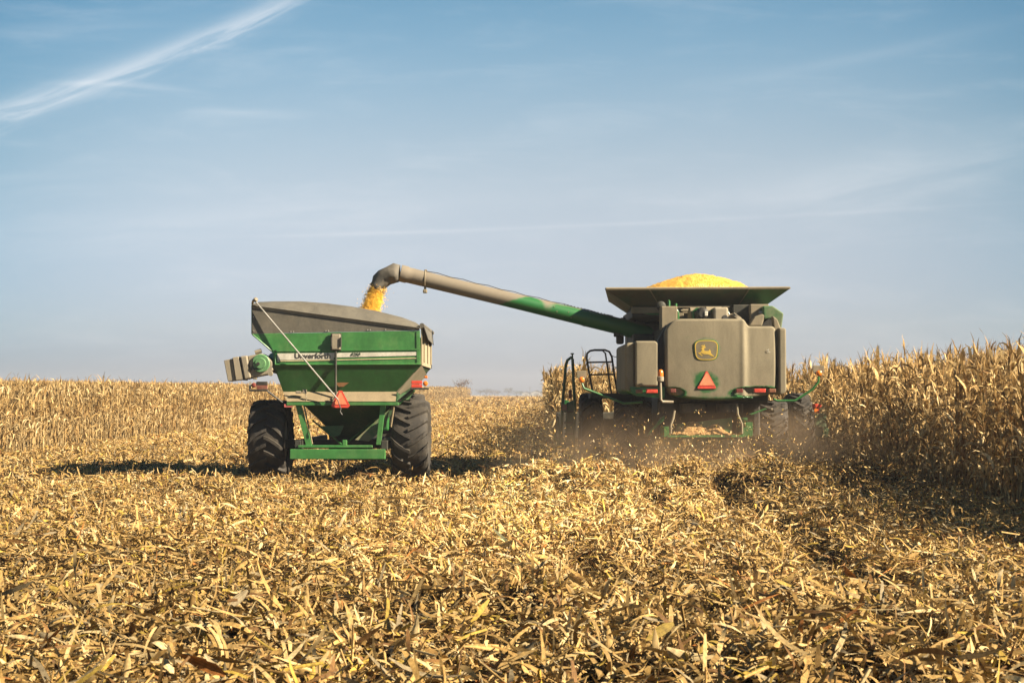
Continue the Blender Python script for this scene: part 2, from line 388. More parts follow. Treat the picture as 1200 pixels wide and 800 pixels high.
def textmesh(name, body, pos, height, mat, parent, width=None, shear=0.0, bold=0.0, ext=0.003):
    cu = bpy.data.curves.new('t', 'FONT'); cu.body = body; cu.size = 1; cu.shear = shear; cu.offset = bold; cu.extrude = 0.002
    to = bpy.data.objects.new('t', cu); col.objects.link(to)
    bpy.context.view_layer.update()
    me = bpy.data.meshes.new_from_object(to.evaluated_get(bpy.context.evaluated_depsgraph_get()))
    bpy.data.objects.remove(to)
    co = np.array([v.co[:] for v in me.vertices]); mn, mx = co.min(0), co.max(0)
    s_ = height / (mx[1] - mn[1]); sx = s_ if width is None else width / (mx[0] - mn[0])
    o0 = ORG[parent.name]
    for v in me.vertices:
        x, z = (v.co.x - mn[0]) * sx, (v.co.y - mn[1]) * s_
        v.co = Vector((pos[0] + x, pos[1] - v.co.z * 1.0, pos[2] + z)) - o0
    me.update(); me.materials.clear()
    return link(name, me, mat, parent)

# ------------------------------------------------------------ ground sheet
def grid_ground():
    xs = np.concatenate([np.arange(-24, 24.01, 0.16), 24 + np.cumsum(0.25 * 1.12 ** np.arange(70))])
    xs = np.concatenate([-(24 + np.cumsum(0.25 * 1.12 ** np.arange(70)))[::-1], xs])
    ys = np.concatenate([-(np.cumsum(0.5 * 1.2 ** np.arange(36)))[::-1] + 5, np.arange(5, 46, 0.16), 46 + np.cumsum(0.22 * 1.06 ** np.arange(115))])
    Xg, Yg = np.meshgrid(xs, ys); Zg = ground(Xg, Yg)
    V_ = np.stack([Xg, Yg, Zg], -1).reshape(-1, 3); nx, ny = len(xs), len(ys)
    i = np.arange(nx * ny).reshape(ny, nx)
    F = np.stack([i[:-1, :-1], i[:-1, 1:], i[1:, 1:], i[1:, :-1]], -1).reshape(-1, 4)
    o = soup('ground', V_, F, M['soil'], smooth=True)
    tag(o, 'harvested corn field, soil under tan stalk litter reaching the horizon', 'field', kind='structure')
grid_ground()

# ------------------------------------------------------------ litter of leaves, husks and stalk pieces
PAL = np.array([[.60, .43, .20], [.52, .36, .15], [.70, .54, .30], [.42, .28, .11], [.50, .38, .09], [.24, .135, .055], [.78, .66, .44], [.36, .23, .09], [.46, .20, .06], [.38, .33, .25]])
PW = np.array([.22, .17, .17, .10, .07, .08, .09, .06, .012, .07]); PW = PW / PW.sum(); PAL = PAL * np.array([.95, .905, .80])
def eul(n, yaw, pitch, roll):
    cy, sy, cp, sp_, cr_, sr = np.cos(yaw), np.sin(yaw), np.cos(pitch), np.sin(pitch), np.cos(roll), np.sin(roll)
    Rz = np.zeros((n, 3, 3)); Rz[:, 0, 0] = cy; Rz[:, 0, 1] = -sy; Rz[:, 1, 0] = sy; Rz[:, 1, 1] = cy; Rz[:, 2, 2] = 1
    Ry = np.zeros((n, 3, 3)); Ry[:, 0, 0] = cp; Ry[:, 0, 2] = sp_; Ry[:, 1, 1] = 1; Ry[:, 2, 0] = -sp_; Ry[:, 2, 2] = cp
    Rx = np.zeros((n, 3, 3)); Rx[:, 0, 0] = 1; Rx[:, 1, 1] = cr_; Rx[:, 1, 2] = -sr; Rx[:, 2, 1] = sr; Rx[:, 2, 2] = cr_
    return Rz @ Ry @ Rx
ACR = []
def pieces(pos, L, W, ns, na, cup, bend, twist, pitch, profile, yaw=None):
    """n curved strips of ns stations x na points across"""
    n = len(pos)
    tt = np.linspace(0, 1, ns)[None, :, None]; aa = np.linspace(-1, 1, na)[None, None, :]
    prof = np.array(profile)[None, :, None]
    x = (tt - 0.5) * L[:, None, None] + 0 * aa
    wv = W[:, None, None] * prof * 0.5
    th = aa * cup[:, None, None]
    yy = wv * np.sin(th) / np.maximum(np.abs(cup[:, None, None]), 1e-3)
    zz = -wv * (1 - np.cos(th)) / np.maximum(np.abs(cup[:, None, None]), 1e-3) * np.sign(cup[:, None, None])
    tw = (tt - 0.5) * twist[:, None, None]
    y2 = yy * np.cos(tw) - zz * np.sin(tw); z2 = yy * np.sin(tw) + zz * np.cos(tw)
    z2 = z2 + bend[:, None, None] * L[:, None, None] * (0.25 - (tt - 0.5) ** 2) * 2
    Lc = np.stack([x + 0 * y2, y2, z2], -1).reshape(n, ns * na, 3)
    Rm = eul(n, rng.uniform(0, 2 * np.pi, n) if yaw is None else yaw, pitch, rng.normal(0, 0.5, n))
    Wv = np.einsum('nij,nkj->nki', Rm, Lc) + pos[:, None, :]
    i = np.arange(ns * na).reshape(ns, na)
    q = np.stack([i[:-1, :-1], i[:-1, 1:], i[1:, 1:], i[1:, :-1]], -1).reshape(-1, 4)
    F = (q[None] + (np.arange(n) * ns * na)[:, None, None]).reshape(-1, 4)
    ACR.append(np.tile(np.linspace(0, 1, na), n * ns))
    return Wv.reshape(-1, 3), F, ns * na
def scatter(n, y0, y1, marg):
    """points in the wedge in front of the camera, uniform per square metre"""
    y = np.sqrt(rng.uniform((y0 + marg) ** 2, (y1 + marg) ** 2, n)) - marg
    x = rng.uniform(-1, 1, n) * (0.375 * (y + marg))
    return x, y
class Bag:
    def __init__(s): s.V = []; s.F = []; s.T = []; s.n = 0
    def add(s, V_, F, T): s.V.append(V_); s.F.append(F + s.n); s.T.append(T); s.n += len(V_)
    def out(s): return np.concatenate(s.V), np.concatenate(s.F), np.concatenate(s.T)
def tones(n, k, bias=None):
    c = PAL[rng.choice(len(PAL), n, p=PW)] * rng.uniform(0.60, 1.18, (n, 1))
    return np.repeat(c, k, 0)
def litter(bag, kind, x, y, sc_=1.0, lift=0.05):
    n = len(x)
    ok = ~((x > 8.0 + ROWA * (y - 30)) & (rng.random(n) > 0.3)) & ~((x < -15.7 + ROWA * (y - 43)) & (y > 33))
    x, y = x[ok], y[ok]; n = len(x)
    z = ground(x, y) + 0.01 + rng.exponential(lift * 0.5, n)
    pos = np.stack([x, y, z], 1)
    pit = rng.normal(0, 0.33, n); up = rng.random(n) < 0.15; pit[up] = rng.uniform(0.5, 1.35, up.sum()) * rng.choice([-1, 1], up.sum())
    if kind == 'husk':
        L = rng.uniform(.06, .19, n) * sc_ * np.where(rng.random(n) < .08, 1.5, 1); W = L * rng.uniform(.16, .36, n)
        V_, F, k = pieces(pos, L, W, 5, 3, rng.uniform(.5, 1.3, n), rng.normal(0, .2, n), rng.normal(0, .5, n), pit, (.25, .85, 1, .65, .08))
    elif kind == 'strip':
        L = rng.uniform(.08, .38, n) * sc_; W = rng.uniform(.008, .030, n) * sc_
        V_, F, k = pieces(pos, L, W, 6, 2, rng.uniform(.1, .4, n), rng.normal(0, .3, n), rng.normal(0, 1.6, n), pit, (.5, 1, 1, .9, .7, .1))
    elif kind == 'stalk':
        L = rng.uniform(.05, .24, n) * sc_; W = rng.uniform(.012, .024, n) * sc_
        V_, F, k = pieces(pos, L, W * 2, 3, 5, np.full(n, 2.6), rng.normal(0, .05, n), rng.normal(0, .2, n), pit * .8, (1, 1, .95))
    else:
        L = rng.uniform(.025, .085, n) * sc_; W = L * rng.uniform(.15, .55, n)
        V_, F, k = pieces(pos, L, W, 3, 2, rng.uniform(.1, .9, n), rng.normal(0, .5, n), rng.normal(0, 1.2, n), pit * 1.3, (.5, 1, .3))
    fresh = np.exp(-((x - ROWA * y - .6) / 2.3) ** 2) * sst(y, 10, 22) * (1 - sst(y, 60, 90)) * (0.55 + 0.9 * vn(x / .8, y / 2.5, 21))
    old_vignette = (0.76 + 0.30 * vn(x / 2.0, y / 3.0, 22)) * (0.86 + .14 * sst(y, 10, 20))  # litter age tone, with nearest litter darkened as a painted vignette
    k3 = (old_vignette + .55 * fresh)[:, None] * (1 + fresh[:, None] * np.array([[0.0, .03, .12]])) * np.array([[1, 1.0, .93]])
    bag.add(V_, F, np.hstack([np.clip(tones(n, k) * np.repeat(k3, k, 0), 0, .85), ACR[-1][:, None]]))
bag = Bag()
for y0, y1, dens, s1, lift in ((5, 13, .95, 1.42, .10), (13, 20, .85, 1.2, .10), (20, 31, .62, 1.2, .09)):
    area = 0.375 * ((y1 + 3) ** 2 - (y0 + 3) ** 2)
    for kind, d in (('husk', 76), ('strip', 190), ('stalk', 34), ('chip', 330)):
        n = int(area * d * dens); litter(bag, kind, *scatter(n, y0, y1, 3), s1, lift)
for y0, y1, dens, s1, lift in ((31, 50, .36, 1.5, .08), (50, 85, .12, 2.1, .1), (85, 160, .030, 3.0, .12), (160, 340, .006, 5.0, .16)):
    area = 0.375 * ((y1 + 3) ** 2 - (y0 + 3) ** 2)
    for kind, d in (('husk', 50), ('strip', 90), ('chip', 260)):
        n = int(area * d * dens); litter(bag, kind, *scatter(n, y0, y1, 3), s1, lift)
st_ = []
for k in range(-40, 30):
    ys_ = np.arange(6, 60, .19); ys_ = ys_[rng.random(len(ys_)) < .30]; xs_ = k * .76 + .2 + ROWA * ys_ + rng.normal(0, .03, len(ys_))
    ok = (np.abs(xs_) < .375 * (ys_ + 3)) & (xs_ < 8.1 + ROWA * (ys_ - 30)) & (xs_ > -15.7 + ROWA * (ys_ - 43)); st_.append(np.stack([xs_[ok], ys_[ok]], 1))
st_ = np.concatenate(st_); n = len(st_); L = rng.uniform(.12, .34, n)
V_, F, k = pieces(np.stack([st_[:, 0], st_[:, 1], ground(st_[:, 0], st_[:, 1]) + L * .35], 1), L, rng.uniform(.03, .05, n), 3, 5, np.full(n, 2.6), rng.normal(0, .05, n), rng.normal(0, .2, n), rng.choice([-1, 1], n) * rng.uniform(.9, 1.57, n), (1, 1, .9))
bag.add(V_, F, np.hstack([tones(n, k) * .95, ACR[-1][:, None]])); print('stubs', n)
V_, F, T = bag.out()
tag(soup('corn_residue', V_, F, M['residue'], T), 'golden litter of chopped corn leaves, husks and stalks covering the cut field', 'litter', kind='stuff')
print('residue faces', len(F))

# ------------------------------------------------------------ corn plants
CP = np.array([[.62, .47, .24], [.52, .37, .17], [.72, .58, .34], [.44, .30, .13], [.80, .68, .44], [.34, .21, .09]]); CPW = [.28, .24, .2, .14, .08, .06]; CP = CP * np.array([.92, .885, .80])
def leaf_strip(p0, az, el, L, W, ns, droop, r, kink=0.0):
    t = np.linspace(0, 1, ns); a = el - droop * t ** 1.3 - kink * (t > r.uniform(.3, .7))
    step = L / (ns - 1); dh = np.cos(a) * step; dz = np.sin(a) * step
    h = np.concatenate([[0], np.cumsum(dh[:-1])]); z = np.concatenate([[0], np.cumsum(dz[:-1])])
    azs = az + np.cumsum(r.normal(0, .16, ns))
    cx, cy = p0[0] + h * np.cos(azs), p0[1] + h * np.sin(azs)
    w_ = W * np.array([.7, 1, .95, .75, .5, .3, .1])[np.linspace(0, 6, ns).round().astype(int)] * 0.5
    tw = r.normal(0, .5) + r.normal(0, 1.0) * t
    sx, sy = -np.sin(azs), np.cos(azs)
    A = np.stack([cx + sx * w_ * np.cos(tw), cy + sy * w_ * np.cos(tw), p0[2] + z + w_ * np.sin(tw)], 1)
    B = np.stack([cx - sx * w_ * np.cos(tw), cy - sy * w_ * np.cos(tw), p0[2] + z - w_ * np.sin(tw)], 1)
    V_ = np.empty((ns * 2, 3)); V_[0::2] = A; V_[1::2] = B
    i = np.arange(ns - 1) * 2
    return V_, np.stack([i, i + 1, i + 3, i + 2], 1)
def tubeq(pts, rad, seg=4):
    pts = np.array(pts); n = len(pts); a = np.arange(seg) * 2 * np.pi / seg
    V_ = np.stack([pts[:, None, 0] + np.cos(a) * np.array(rad)[:, None], pts[:, None, 1] + np.sin(a) * np.array(rad)[:, None], pts[:, None, 2] + 0 * a], -1).reshape(-1, 3)
    f = [(i * seg + k, i * seg + (k + 1) % seg, (i + 1) * seg + (k + 1) % seg, (i + 1) * seg + k) for i in range(n - 1) for k in range(seg)]
    return V_, np.array(f)
def corn_plant(seed, H=2.35, nl=13, ns=6, full=True, zmin=0.0, fat=1.0, wide=1.0):
    """returns dict part -> (V, F, tone)"""
    r = np.random.default_rng(seed); P_ = {k: Bag() for k in ('stalk', 'foliage', 'ear', 'tassel')}
    lean = r.normal(0, .035, 2); bow = r.normal(0, .06, 2)
    ax = lambda z: np.array([lean[0] * z + bow[0] * (z / H) ** 2, lean[1] * z + bow[1] * (z / H) ** 2, z])
    zs = np.linspace(zmin, H * .93, 6 if full else 3)
    sv, sf = tubeq([ax(z) for z in zs], list(np.linspace(.014, .006, len(zs)) * fat), 5 if full else 3)
    c = CP[r.choice(3)] * r.uniform(.6, .85); P_['stalk'].add(sv, sf, np.repeat(c[None], len(sv), 0))
    for i in range(nl):
        z = zmin + (H * .95 - zmin) * ((i + r.uniform(0, .8)) / nl) * 0.97 + 0.1
        top = z / H
        az = (i % 2) * np.pi + r.normal(0, .55) + seed
        el = r.uniform(1.05, 1.5); hang = r.random() < (.75 if top < .6 else .4)
        dr = r.uniform(2.3, 3.3) if hang else r.uniform(.0, 1.1)
        L = r.uniform(.32, .68) * (1 if top < .85 else .7)
        v_, f_ = leaf_strip(ax(min(z, H * .94)), az, el, L, r.uniform(.03, .062) * fat * wide, ns, dr, r, kink=r.choice([0, 0, .9]))
        c = CP[r.choice(len(CP), p=CPW)] * r.uniform(.75, 1.12)
        P_['foliage'].add(v_, f_, np.repeat(c[None], len(v_), 0))
    if full:
        for e in range(r.choice([1, 1, 2])):
            z = H * r.uniform(.42, .55); az = r.uniform(0, 6.28); tilt = r.choice([1, -1, -1]) * r.uniform(.6, 1.2)
            d = np.array([np.cos(az) * np.cos(tilt), np.sin(az) * np.cos(tilt), np.sin(tilt)])
            p = ax(z) + d * .05
            side = np.cross(d, [0, 0, 1.]); side /= np.linalg.norm(side); upv = np.cross(side, d)
            tt = np.linspace(0, 1, 5); rad = np.array([.012, .030, .033, .024, .006]); a = np.arange(6) * np.pi / 3
            V_ = (p + d * tt[:, None, None] * .24 + (side * np.cos(a)[:, None] + upv * np.sin(a)[:, None])[None] * rad[:, None, None]).reshape(-1, 3)
            f_ = np.array([(i * 6 + k, i * 6 + (k + 1) % 6, (i + 1) * 6 + (k + 1) % 6, (i + 1) * 6 + k) for i in range(4) for k in range(6)])
            P_['ear'].add(V_, f_, np.repeat((CP[4] * r.uniform(.8, 1.05))[None], len(V_), 0))
    tp = ax(H * .93)
    for k in range(7 if full else 3):
        v_, f_ = leaf_strip(tp, r.uniform(0, 6.28), r.uniform(1.0, 1.5), r.uniform(.14, .30), .011 * fat, 3, r.uniform(0, .8), r)
        P_['tassel'].add(v_, f_, np.repeat((CP[3] * r.uniform(.7, 1.1))[None], len(v_), 0))
    return {k: b_.out() for k, b_ in P_.items() if b_.n}
def merge(pl):
    b_ = Bag()
    for k in pl: b_.add(*pl[k])
    return b_.out()
def plant_field(name, xy, scale, variants, label, mat='cornleaf', kind='stuff', cat='corn field'):
    b_ = Bag(); n = len(xy); z = ground(xy[:, 0], xy[:, 1])
    vi = rng.integers(0, len(variants), n); yaw = rng.uniform(0, 2 * np.pi, n)
    lx, ly = rng.normal(0, .05, n), rng.normal(0, .05, n)
    for k, (V_, F, T) in enumerate(variants):
        idx = np.where(vi == k)[0]; m_ = len(idx)
        if not m_: continue
        c, s_ = np.cos(yaw[idx])[:, None], np.sin(yaw[idx])[:, None]; sc_ = scale[idx][:, None]
        x = (V_[:, 0] * c - V_[:, 1] * s_) * (0.6 + 0.4 * sc_) + V_[:, 2] * lx[idx][:, None]
        y = (V_[:, 0] * s_ + V_[:, 1] * c) * (0.6 + 0.4 * sc_) + V_[:, 2] * ly[idx][:, None]
        VV = np.stack([x + xy[idx, 0][:, None], y + xy[idx, 1][:, None], V_[:, 2] * sc_ + z[idx][:, None]], -1).reshape(-1, 3)
        FF = (F[None] + (np.arange(m_) * len(V_))[:, None, None]).reshape(-1, 4)
        TT = (T[None] * rng.uniform(.72, 1.12, (m_, 1, 1))).reshape(-1, 3)
        b_.add(VV, FF, TT)
    V_, F, T = b_.out(); print(name, n, len(F))
    return tag(soup(name, V_, F, M[mat], T), label, cat, kind=kind)
def rows(x0s, y0, y1, step, jx=.05, skip=0.03):
    P_ = []
    for x0 in x0s:
        y = np.arange(y0, y1, step) + rng.uniform(-step * .35, step * .35, len(np.arange(y0, y1, step)))
        y = y[rng.random(len(y)) > skip]
        P_.append(np.stack([x0 + ROWA * y + rng.normal(0, jx, len(y)), y], 1))
    return np.concatenate(P_)
def hscale(xy, base, var): return base * (1 + rng.normal(0, var, len(xy))) * (1 + (vn(xy[:, 0] / 2.5, xy[:, 1] / 2.5, 12) - .5) * .10)
XR = 8.3 - ROWA * 30                      # first standing row on the right
XL = -15.9 - ROWA * 43                    # first standing row on the left
XH = 1.35 - ROWA * 41                     # first standing row ahead of the harvester
full = [corn_plant(100 + i, nl=21, ns=6, wide=1.35) for i in range(10)]
fullm = [merge(p) for p in full]
medm = [merge(corn_plant(200 + i, nl=14, ns=4, full=False, fat=1.5)) for i in range(8)]
topm = [merge(corn_plant(300 + i, nl=8, ns=4, full=False, zmin=1.1, fat=1.5)) for i in range(6)]
farm = [merge(corn_plant(400 + i, nl=8, ns=3, full=False, fat=3.0)) for i in range(6)]
# the 300 plants that show largest: individuals
ind = rows([XR, XR + .76], 16.5, 46, .18)
vis = np.abs(ind[:, 0] / ind[:, 1]) < 0.372
ind_v, ind_rest = ind[vis], ind[~vis]
order = np.argsort(ind_v[:, 1] + (ind_v[:, 0] - (XR + ROWA * ind_v[:, 1])) * 8)
ind_rest = np.concatenate([ind_rest, ind_v[order[300:]]]); ind_v = ind_v[order[:300]]
data = []
for p in full:
    d = {}
    for k, (V_, F, T) in p.items():
        o = soup(k, V_, F, M['cornleaf1'], T); d[k] = o.data; bpy.data.objects.remove(o)
    data.append(d)
hs = hscale(ind_v, 1.075, .055)
zz = ground(ind_v[:, 0], ind_v[:, 1])
for i, (x, y) in enumerate(ind_v):
    d = data[int(rng.integers(0, len(data)))]
    e = bpy.data.objects.new('corn_plant', None); col.objects.link(e); e.empty_display_size = .1
    e.location = (x, y, zz[i]); e.rotation_euler = (rng.normal(0, .05), rng.normal(0, .05), rng.uniform(0, 6.28)); e.scale = (1, 1, hs[i])
    tag(e, 'tan dried corn plant in the first rows of the standing corn right of the harvester', 'corn plant', 'standing corn plants along the cut edge')
    for k, me in d.items():
        c = bpy.data.objects.new(k, me); col.objects.link(c); c.parent = e
xy = np.concatenate([ind_rest, rows([XR + .76 * k for k in range(2, 8)], 15, 50, .15), rows([XR], 46, 62, .18)])
xy2 = np.concatenate([rows([XH + .76 * k for k in range(0, 8)], 42.3, 75, .19)])
xy = np.concatenate([xy, xy2])
plant_field('standing_corn', xy, hscale(xy, 1.075, .055), fullm, 'tall dense tan corn standing behind the first rows and ahead of the harvester')
xy = np.concatenate([rows([XR + .76 * k for k in range(7, 16)], 15, 75, .36), rows([XR + .76 * k for k in range(0, 7)], 62, 120, .34),
                     rows([XH + .76 * k for k in range(0, 9)], 75, 140, .36)])
plant_field('standing_corn', xy, hscale(xy, 1.075, .04), medm, 'deeper rows of tan corn seen as tassel tops beyond the harvester')
xy = np.concatenate([rows([XL - .76 * k for k in range(0, 4)], 36, 125, .2)])
plant_field('standing_corn', xy, hscale(xy, .965, .03), medm, 'sunlit face of the pale corn field on the left')
xy = np.concatenate([rows([XL - .76 * 4 - 1.0 * k for k in range(0, 34)], 36, 170, .55)])
plant_field('standing_corn', xy, hscale(xy, .965, .03), topm, 'even top of the pale corn field spreading away at the left')
xy = np.concatenate([rows([XL - .76 * k for k in range(0, 4)], 125, 333, .5), rows([XL - 3 - 2.2 * k for k in range(0, 34)], 170, 333, 1.3),
                     rows([XH + 1.2 * k for k in range(0, 6)], 140, 420, 1.1)])
plant_field('standing_corn', xy, hscale(xy, .965, .03), farm, 'far low band of corn reaching the horizon beyond the green cart')

# ------------------------------------------------------------ wheels
def tyre_mb(c, axis, Rr, W, nl=20, flip=1):
    ax = Vector(axis).normalized(); u = Vector((0, 0, 1)); q = ax.cross(u).normalized(); c = Vector(c)
    b = MB()
    prof = [(-.40, .56), (-.47, .62), (-.50, .74), (-.485, .86), (-.44, .90), (-.25, .925), (0, .93), (.25, .925), (.44, .90), (.485, .86), (.50, .74), (.47, .62), (.40, .56)]
    b.lathe(c, ax, [(a * W, r * Rr) for a, r in prof], 48, closed=True)
    def pt(a, ang, r): return c + ax * (a * W) + (u * math.cos(ang) + q * math.sin(ang)) * (r * Rr)
    for side in (-1, 1):
        for k in range(nl):
            a0 = 2 * math.pi * (k + (0.5 if side > 0 else 0)) / nl
            st = [(-.03, 0, .91, 1.0, .055), (.10, .05, .91, 1.003, .055), (.25, .13, .90, 1.0, .058), (.40, .24, .87, .985, .066), (.495, .33, .84, .945, .066), (.515, .37, .76, .84, .060)]
            vs = []
            for a, da, rb, rt, th in st:
                an = a0 + flip * da
                vs += [pt(side * a * (.97 if a > .5 else 1), an - th, rb), pt(side * a, an - th * .72, rt), pt(side * a, an + th * .72, rt), pt(side * a * (.97 if a > .5 else 1), an + th, rb)]
            fs = []
            for i in range(len(st) - 1):
                for j in range(3): fs.append((i * 4 + j, i * 4 + j + 1, i * 4 + j + 5, i * 4 + j + 4))
            n = len(st) * 4; fs += [(0, 1, 2, 3), (n - 1, n - 2, n - 3, n - 4)]
            b.add(vs, fs)
    return b
def wheel(parent, c, Rr, W, steer=0.0, rim='yellow', nl=20, flip=1, out=1):
    ax = Vector((math.cos(steer), math.sin(steer), 0)) * out
    b = MB(); b.lathe(c, ax, [(-.36 * W, .57 * Rr), (-.30 * W, .50 * Rr), (.05 * W, .47 * Rr), (.10 * W, .2 * Rr), (.28 * W, .18 * Rr), (.28 * W, .0 * Rr + .01)], 32)
    b.lathe(c, ax, [(.12 * W, .5 * Rr), (.36 * W, .57 * Rr), (.40 * W, .585 * Rr), (.36 * W, .55 * Rr), (.14 * W, .47 * Rr)], 32)
    o = b.build('wheel', M[rim], parent)
    tyre_mb(c, ax, Rr, W, nl, flip).build('tyre', M['tyre'], o)
    return o
def q(px, py, D=31.0): return P3(px, py, D)
def poly(b, pts, D, th=0.03, bev=0.006):
    """flat plate outlined by photo points at depth D, th metres thick away from the viewer"""
    return b.prism([P3(x, y, D) for x, y in pts], (0, th, 0), bev=bev, seg=2)
def triangle_sign(parent, cx, top, bot, half, D, cut=2.6, tilt=0.0):
    """slow vehicle triangle: red border with cut corners, orange centre"""
    k = cut
    out = [(cx - k * .75, top), (cx + k * .75, top), (cx + half, bot - k), (cx + half - k * .8, bot), (cx - half + k * .8, bot), (cx - half, bot - k)]
    b = MB(); poly(b, out, D, .012, .002)
    o = b.build('slow_vehicle_sign', M['red'], parent)
    t_, b_ = top + (bot - top) * .10, bot - (bot - top) * .20
    inner = [(cx - .9, t_), (cx + .9, t_), (cx + half - k * .95 - 1, b_), (cx - half + k * .95 + 1, b_)]
    b = MB(); poly(b, inner, D - .008, .006, 0)
    b.build('orange_centre', M['orange'], o)
    return o

# ------------------------------------------------------------ grain cart
cart = thing('grain_cart', 'green two wheeled grain cart with grey tarp and silver crank rod, taking grain', 'grain cart', (-3.7, 32.4, 0))
DR, DF = 31.0, 34.7
def zx(px, py, D=31.0):
    p = P3(px, py, D); return p.x, p.z
def wall(b, a0, a1, D0, D1, th=.03, D0b=None, D1b=None):
    """sheet from photo point a0 to a1 (read at depth 31), running from depth D0 to D1"""
    x0, z0 = zx(*a0); x1, z1 = zx(*a1)
    D0b = D0 if D0b is None else D0b; D1b = D1 if D1b is None else D1b
    b.sheet([(x0, D0, z0), (x1, D0b, z1), (x1, D1b, z1), (x0, D1, z0)], th)
b = MB(); poly(b, [(295.3, 391.3), (492, 387.2), (493, 426.6), (321.5, 427.2), (321.5, 414)], DR, .03, .004)
rear = b.build('rear_panel', M['cartgreen'], cart)
b = MB(); poly(b, [(322.5, 409.6), (492, 408.2), (492, 410.2), (322.5, 412)], DR - .018, .016, .002)
poly(b, [(487.8, 388), (491, 388), (491.5, 426), (488.3, 426)], DR - .014, .012, .002)
b.tube([q(296, 392, 30.99), q(322.5, 414.5, 30.99), q(322.5, 427, 30.99)], .018, 6)
b.tube([q(322.5, 427, 30.985), q(493, 426.6, 30.985)], .022, 8)
b.build('panel_rib', M['cartgreen'], cart)
b = MB(); wall(b, (494, 384), (494, 428), DR + .03, DF)
o = b.build('side_wall', M['sidedust'], cart)
for k in range(3): b = MB(); b.box(Vector((zx(494, 400)[0] + .035, DR + .5 + k * 1.3, zx(494, 404)[1])), (.03, .06, .75)); b.build('wall_stake', M['sidedust'], o)
b = MB(); wall(b, (295, 357), (295, 391), DR + .03, DF); wall(b, (295, 391), (321, 414), DR + .03, DF); wall(b, (321, 414), (321, 427), DR + .03, DF)
b.build('side_wall', M['cartgreen'], cart)
b = MB(); poly(b, [(295.3, 391.3), (492, 387.2), (493, 426.6), (321.5, 427.2), (321.5, 414)], DR, .03, .004)
b.v = [(p[0], p[1] + DF - DR, p[2]) for p in b.v]
wall(b, (321, 427), (331, 459), DR, DF, D0b=DR + .2, D1b=DF - .4); wall(b, (493.5, 427), (464, 459), DR, DF, D0b=DR + .2, D1b=DF - .4)
wall(b, (331, 459), (340, 472), DR + .22, DF - .4); wall(b, (464, 459), (463, 472), DR + .22, DF - .4)
x0, z0 = zx(322, 427); x1, z1 = zx(493, 427); x2, z2 = zx(464, 472); x3, _ = zx(340, 472)
b.sheet([(x0, DF, z0), (x1, DF, z1), (x2, DF - .5, z2), (x3, DF - .5, z2)], .02)
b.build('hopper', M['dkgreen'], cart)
b = MB()
x4, z4 = zx(330.5, 459); x5, z5 = zx(464, 459)
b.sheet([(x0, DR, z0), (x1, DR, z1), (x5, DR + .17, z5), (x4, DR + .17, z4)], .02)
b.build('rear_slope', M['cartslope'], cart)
b = MB(); xs_, zs_ = zx(494, 427.5)
b.sheet([(xs_, DR + .02, zs_), (x5, DR + .15, z5), (x5 + .02, DR + .9, z5 - .05), (xs_ + .03, DR + 1.6, zs_ - .22)], .015)
b.build('corner_slope', M['sidedust'], cart)
b = MB(); b.sheet([(x4, DR + .16, z4), (x5, DR + .16, z5), (x2, DR - .10, z2 + .03), (x3 - .05, DR - .10, z2 + .03)], .012)
b.build('ledge', M['ledge'], cart)
b = MB(); b.box(((x3 + x2) / 2, DR - .06, zx(0, 473)[1]), (x2 - x3 + .12, .10, .07), bev=.008)
b.build('cross_rail', M['cartgreen'], cart)
# decal stripe and lettering
b = MB(); poly(b, [(325, 414), (488, 412.2), (488, 416.4), (325, 420.4)], DR - .010, .008, 0)
st_ = b.build('decal_stripe', M['white'], cart)
b = MB(); poly(b, [(325, 422.4), (488, 419.0), (488, 420.0), (325, 423.6)], DR - .010, .008, 0)
b.build('decal_stripe', M['cream'], cart)
b = MB(); poly(b, [(325, 414), (391, 413.3), (391, 420.8), (325, 421.8)], DR - .0125, .010, 0)
b.build('name_plate', M['white'], cart)
p = q(345.5, 420.0); textmesh('lettering', 'Unverforth', (p.x, DR - .016, p.z), .118, M['lettering'], cart, width=.785, bold=.022)
p = q(411, 416.8); textmesh('model_number', '8250', (p.x, DR - .016, p.z), .066, M['modelno'], cart, width=.215, shear=.35, bold=.02)
# tarp end cap and rear hood of the tarp
b = MB(); poly(b, [(295.2, 357.5), (491, 384), (492, 387), (295.2, 391)], DR, .025, .004)
cap = b.build('end_cap', M['tarp'], cart)
b = MB()
for px_, py_ in ((297, 371), (297.5, 387.5), (341, 388.6), (344, 388.5), (382, 387.6), (385, 387.5), (431, 386.4), (434, 386.3), (452, 386)):
    p = q(px_, py_, 30.99); b.lathe(p, (0, -1, 0), [(0, .014), (.012, .012)], 8)
b.build('bolts', M['bright'], cap)
prof = [(296, 355.5), (302, 353.2), (320, 352.4), (350, 352.4), (380, 354.6), (410, 358.4), (440, 363.6), (470, 371.2), (486, 377.2), (492, 381.5)]
b = MB(); rowsv = []
for D, kk in ((30.98, 0.0), (31.0, .04), (31.16, .6), (31.32, .92), (31.5, 1.0), (31.8, 1.0), (32.1, 1.0)):
    for px_, py_ in prof:
        base = P3(px_, 357.3 + (px_ - 295.5) * .1355, DR); topp = P3(px_, py_, 31.32)
        rowsv.append((base.x + (topp.x - base.x) * kk * .6, D, base.z + (topp.z - base.z) * kk + (0.004 if kk == 0 else 0)))
npf = len(prof)
b.add(rowsv, [(i * npf + j, i * npf + j + 1, (i + 1) * npf + j + 1, (i + 1) * npf + j) for i in range(6) for j in range(npf - 1)], True)
b.tube([q(295, 357.8, 30.97), q(491, 384.2, 30.97)], .014, 6)
b.build('tarp', M['tarp'], cart)
b = MB()
for D in (32.1, 33.4, 34.68):
    b.tube([P3(px_, py_, 31.32) + Vector((0, D - 31.32, -.012)) for px_, py_ in prof], .018, 6)
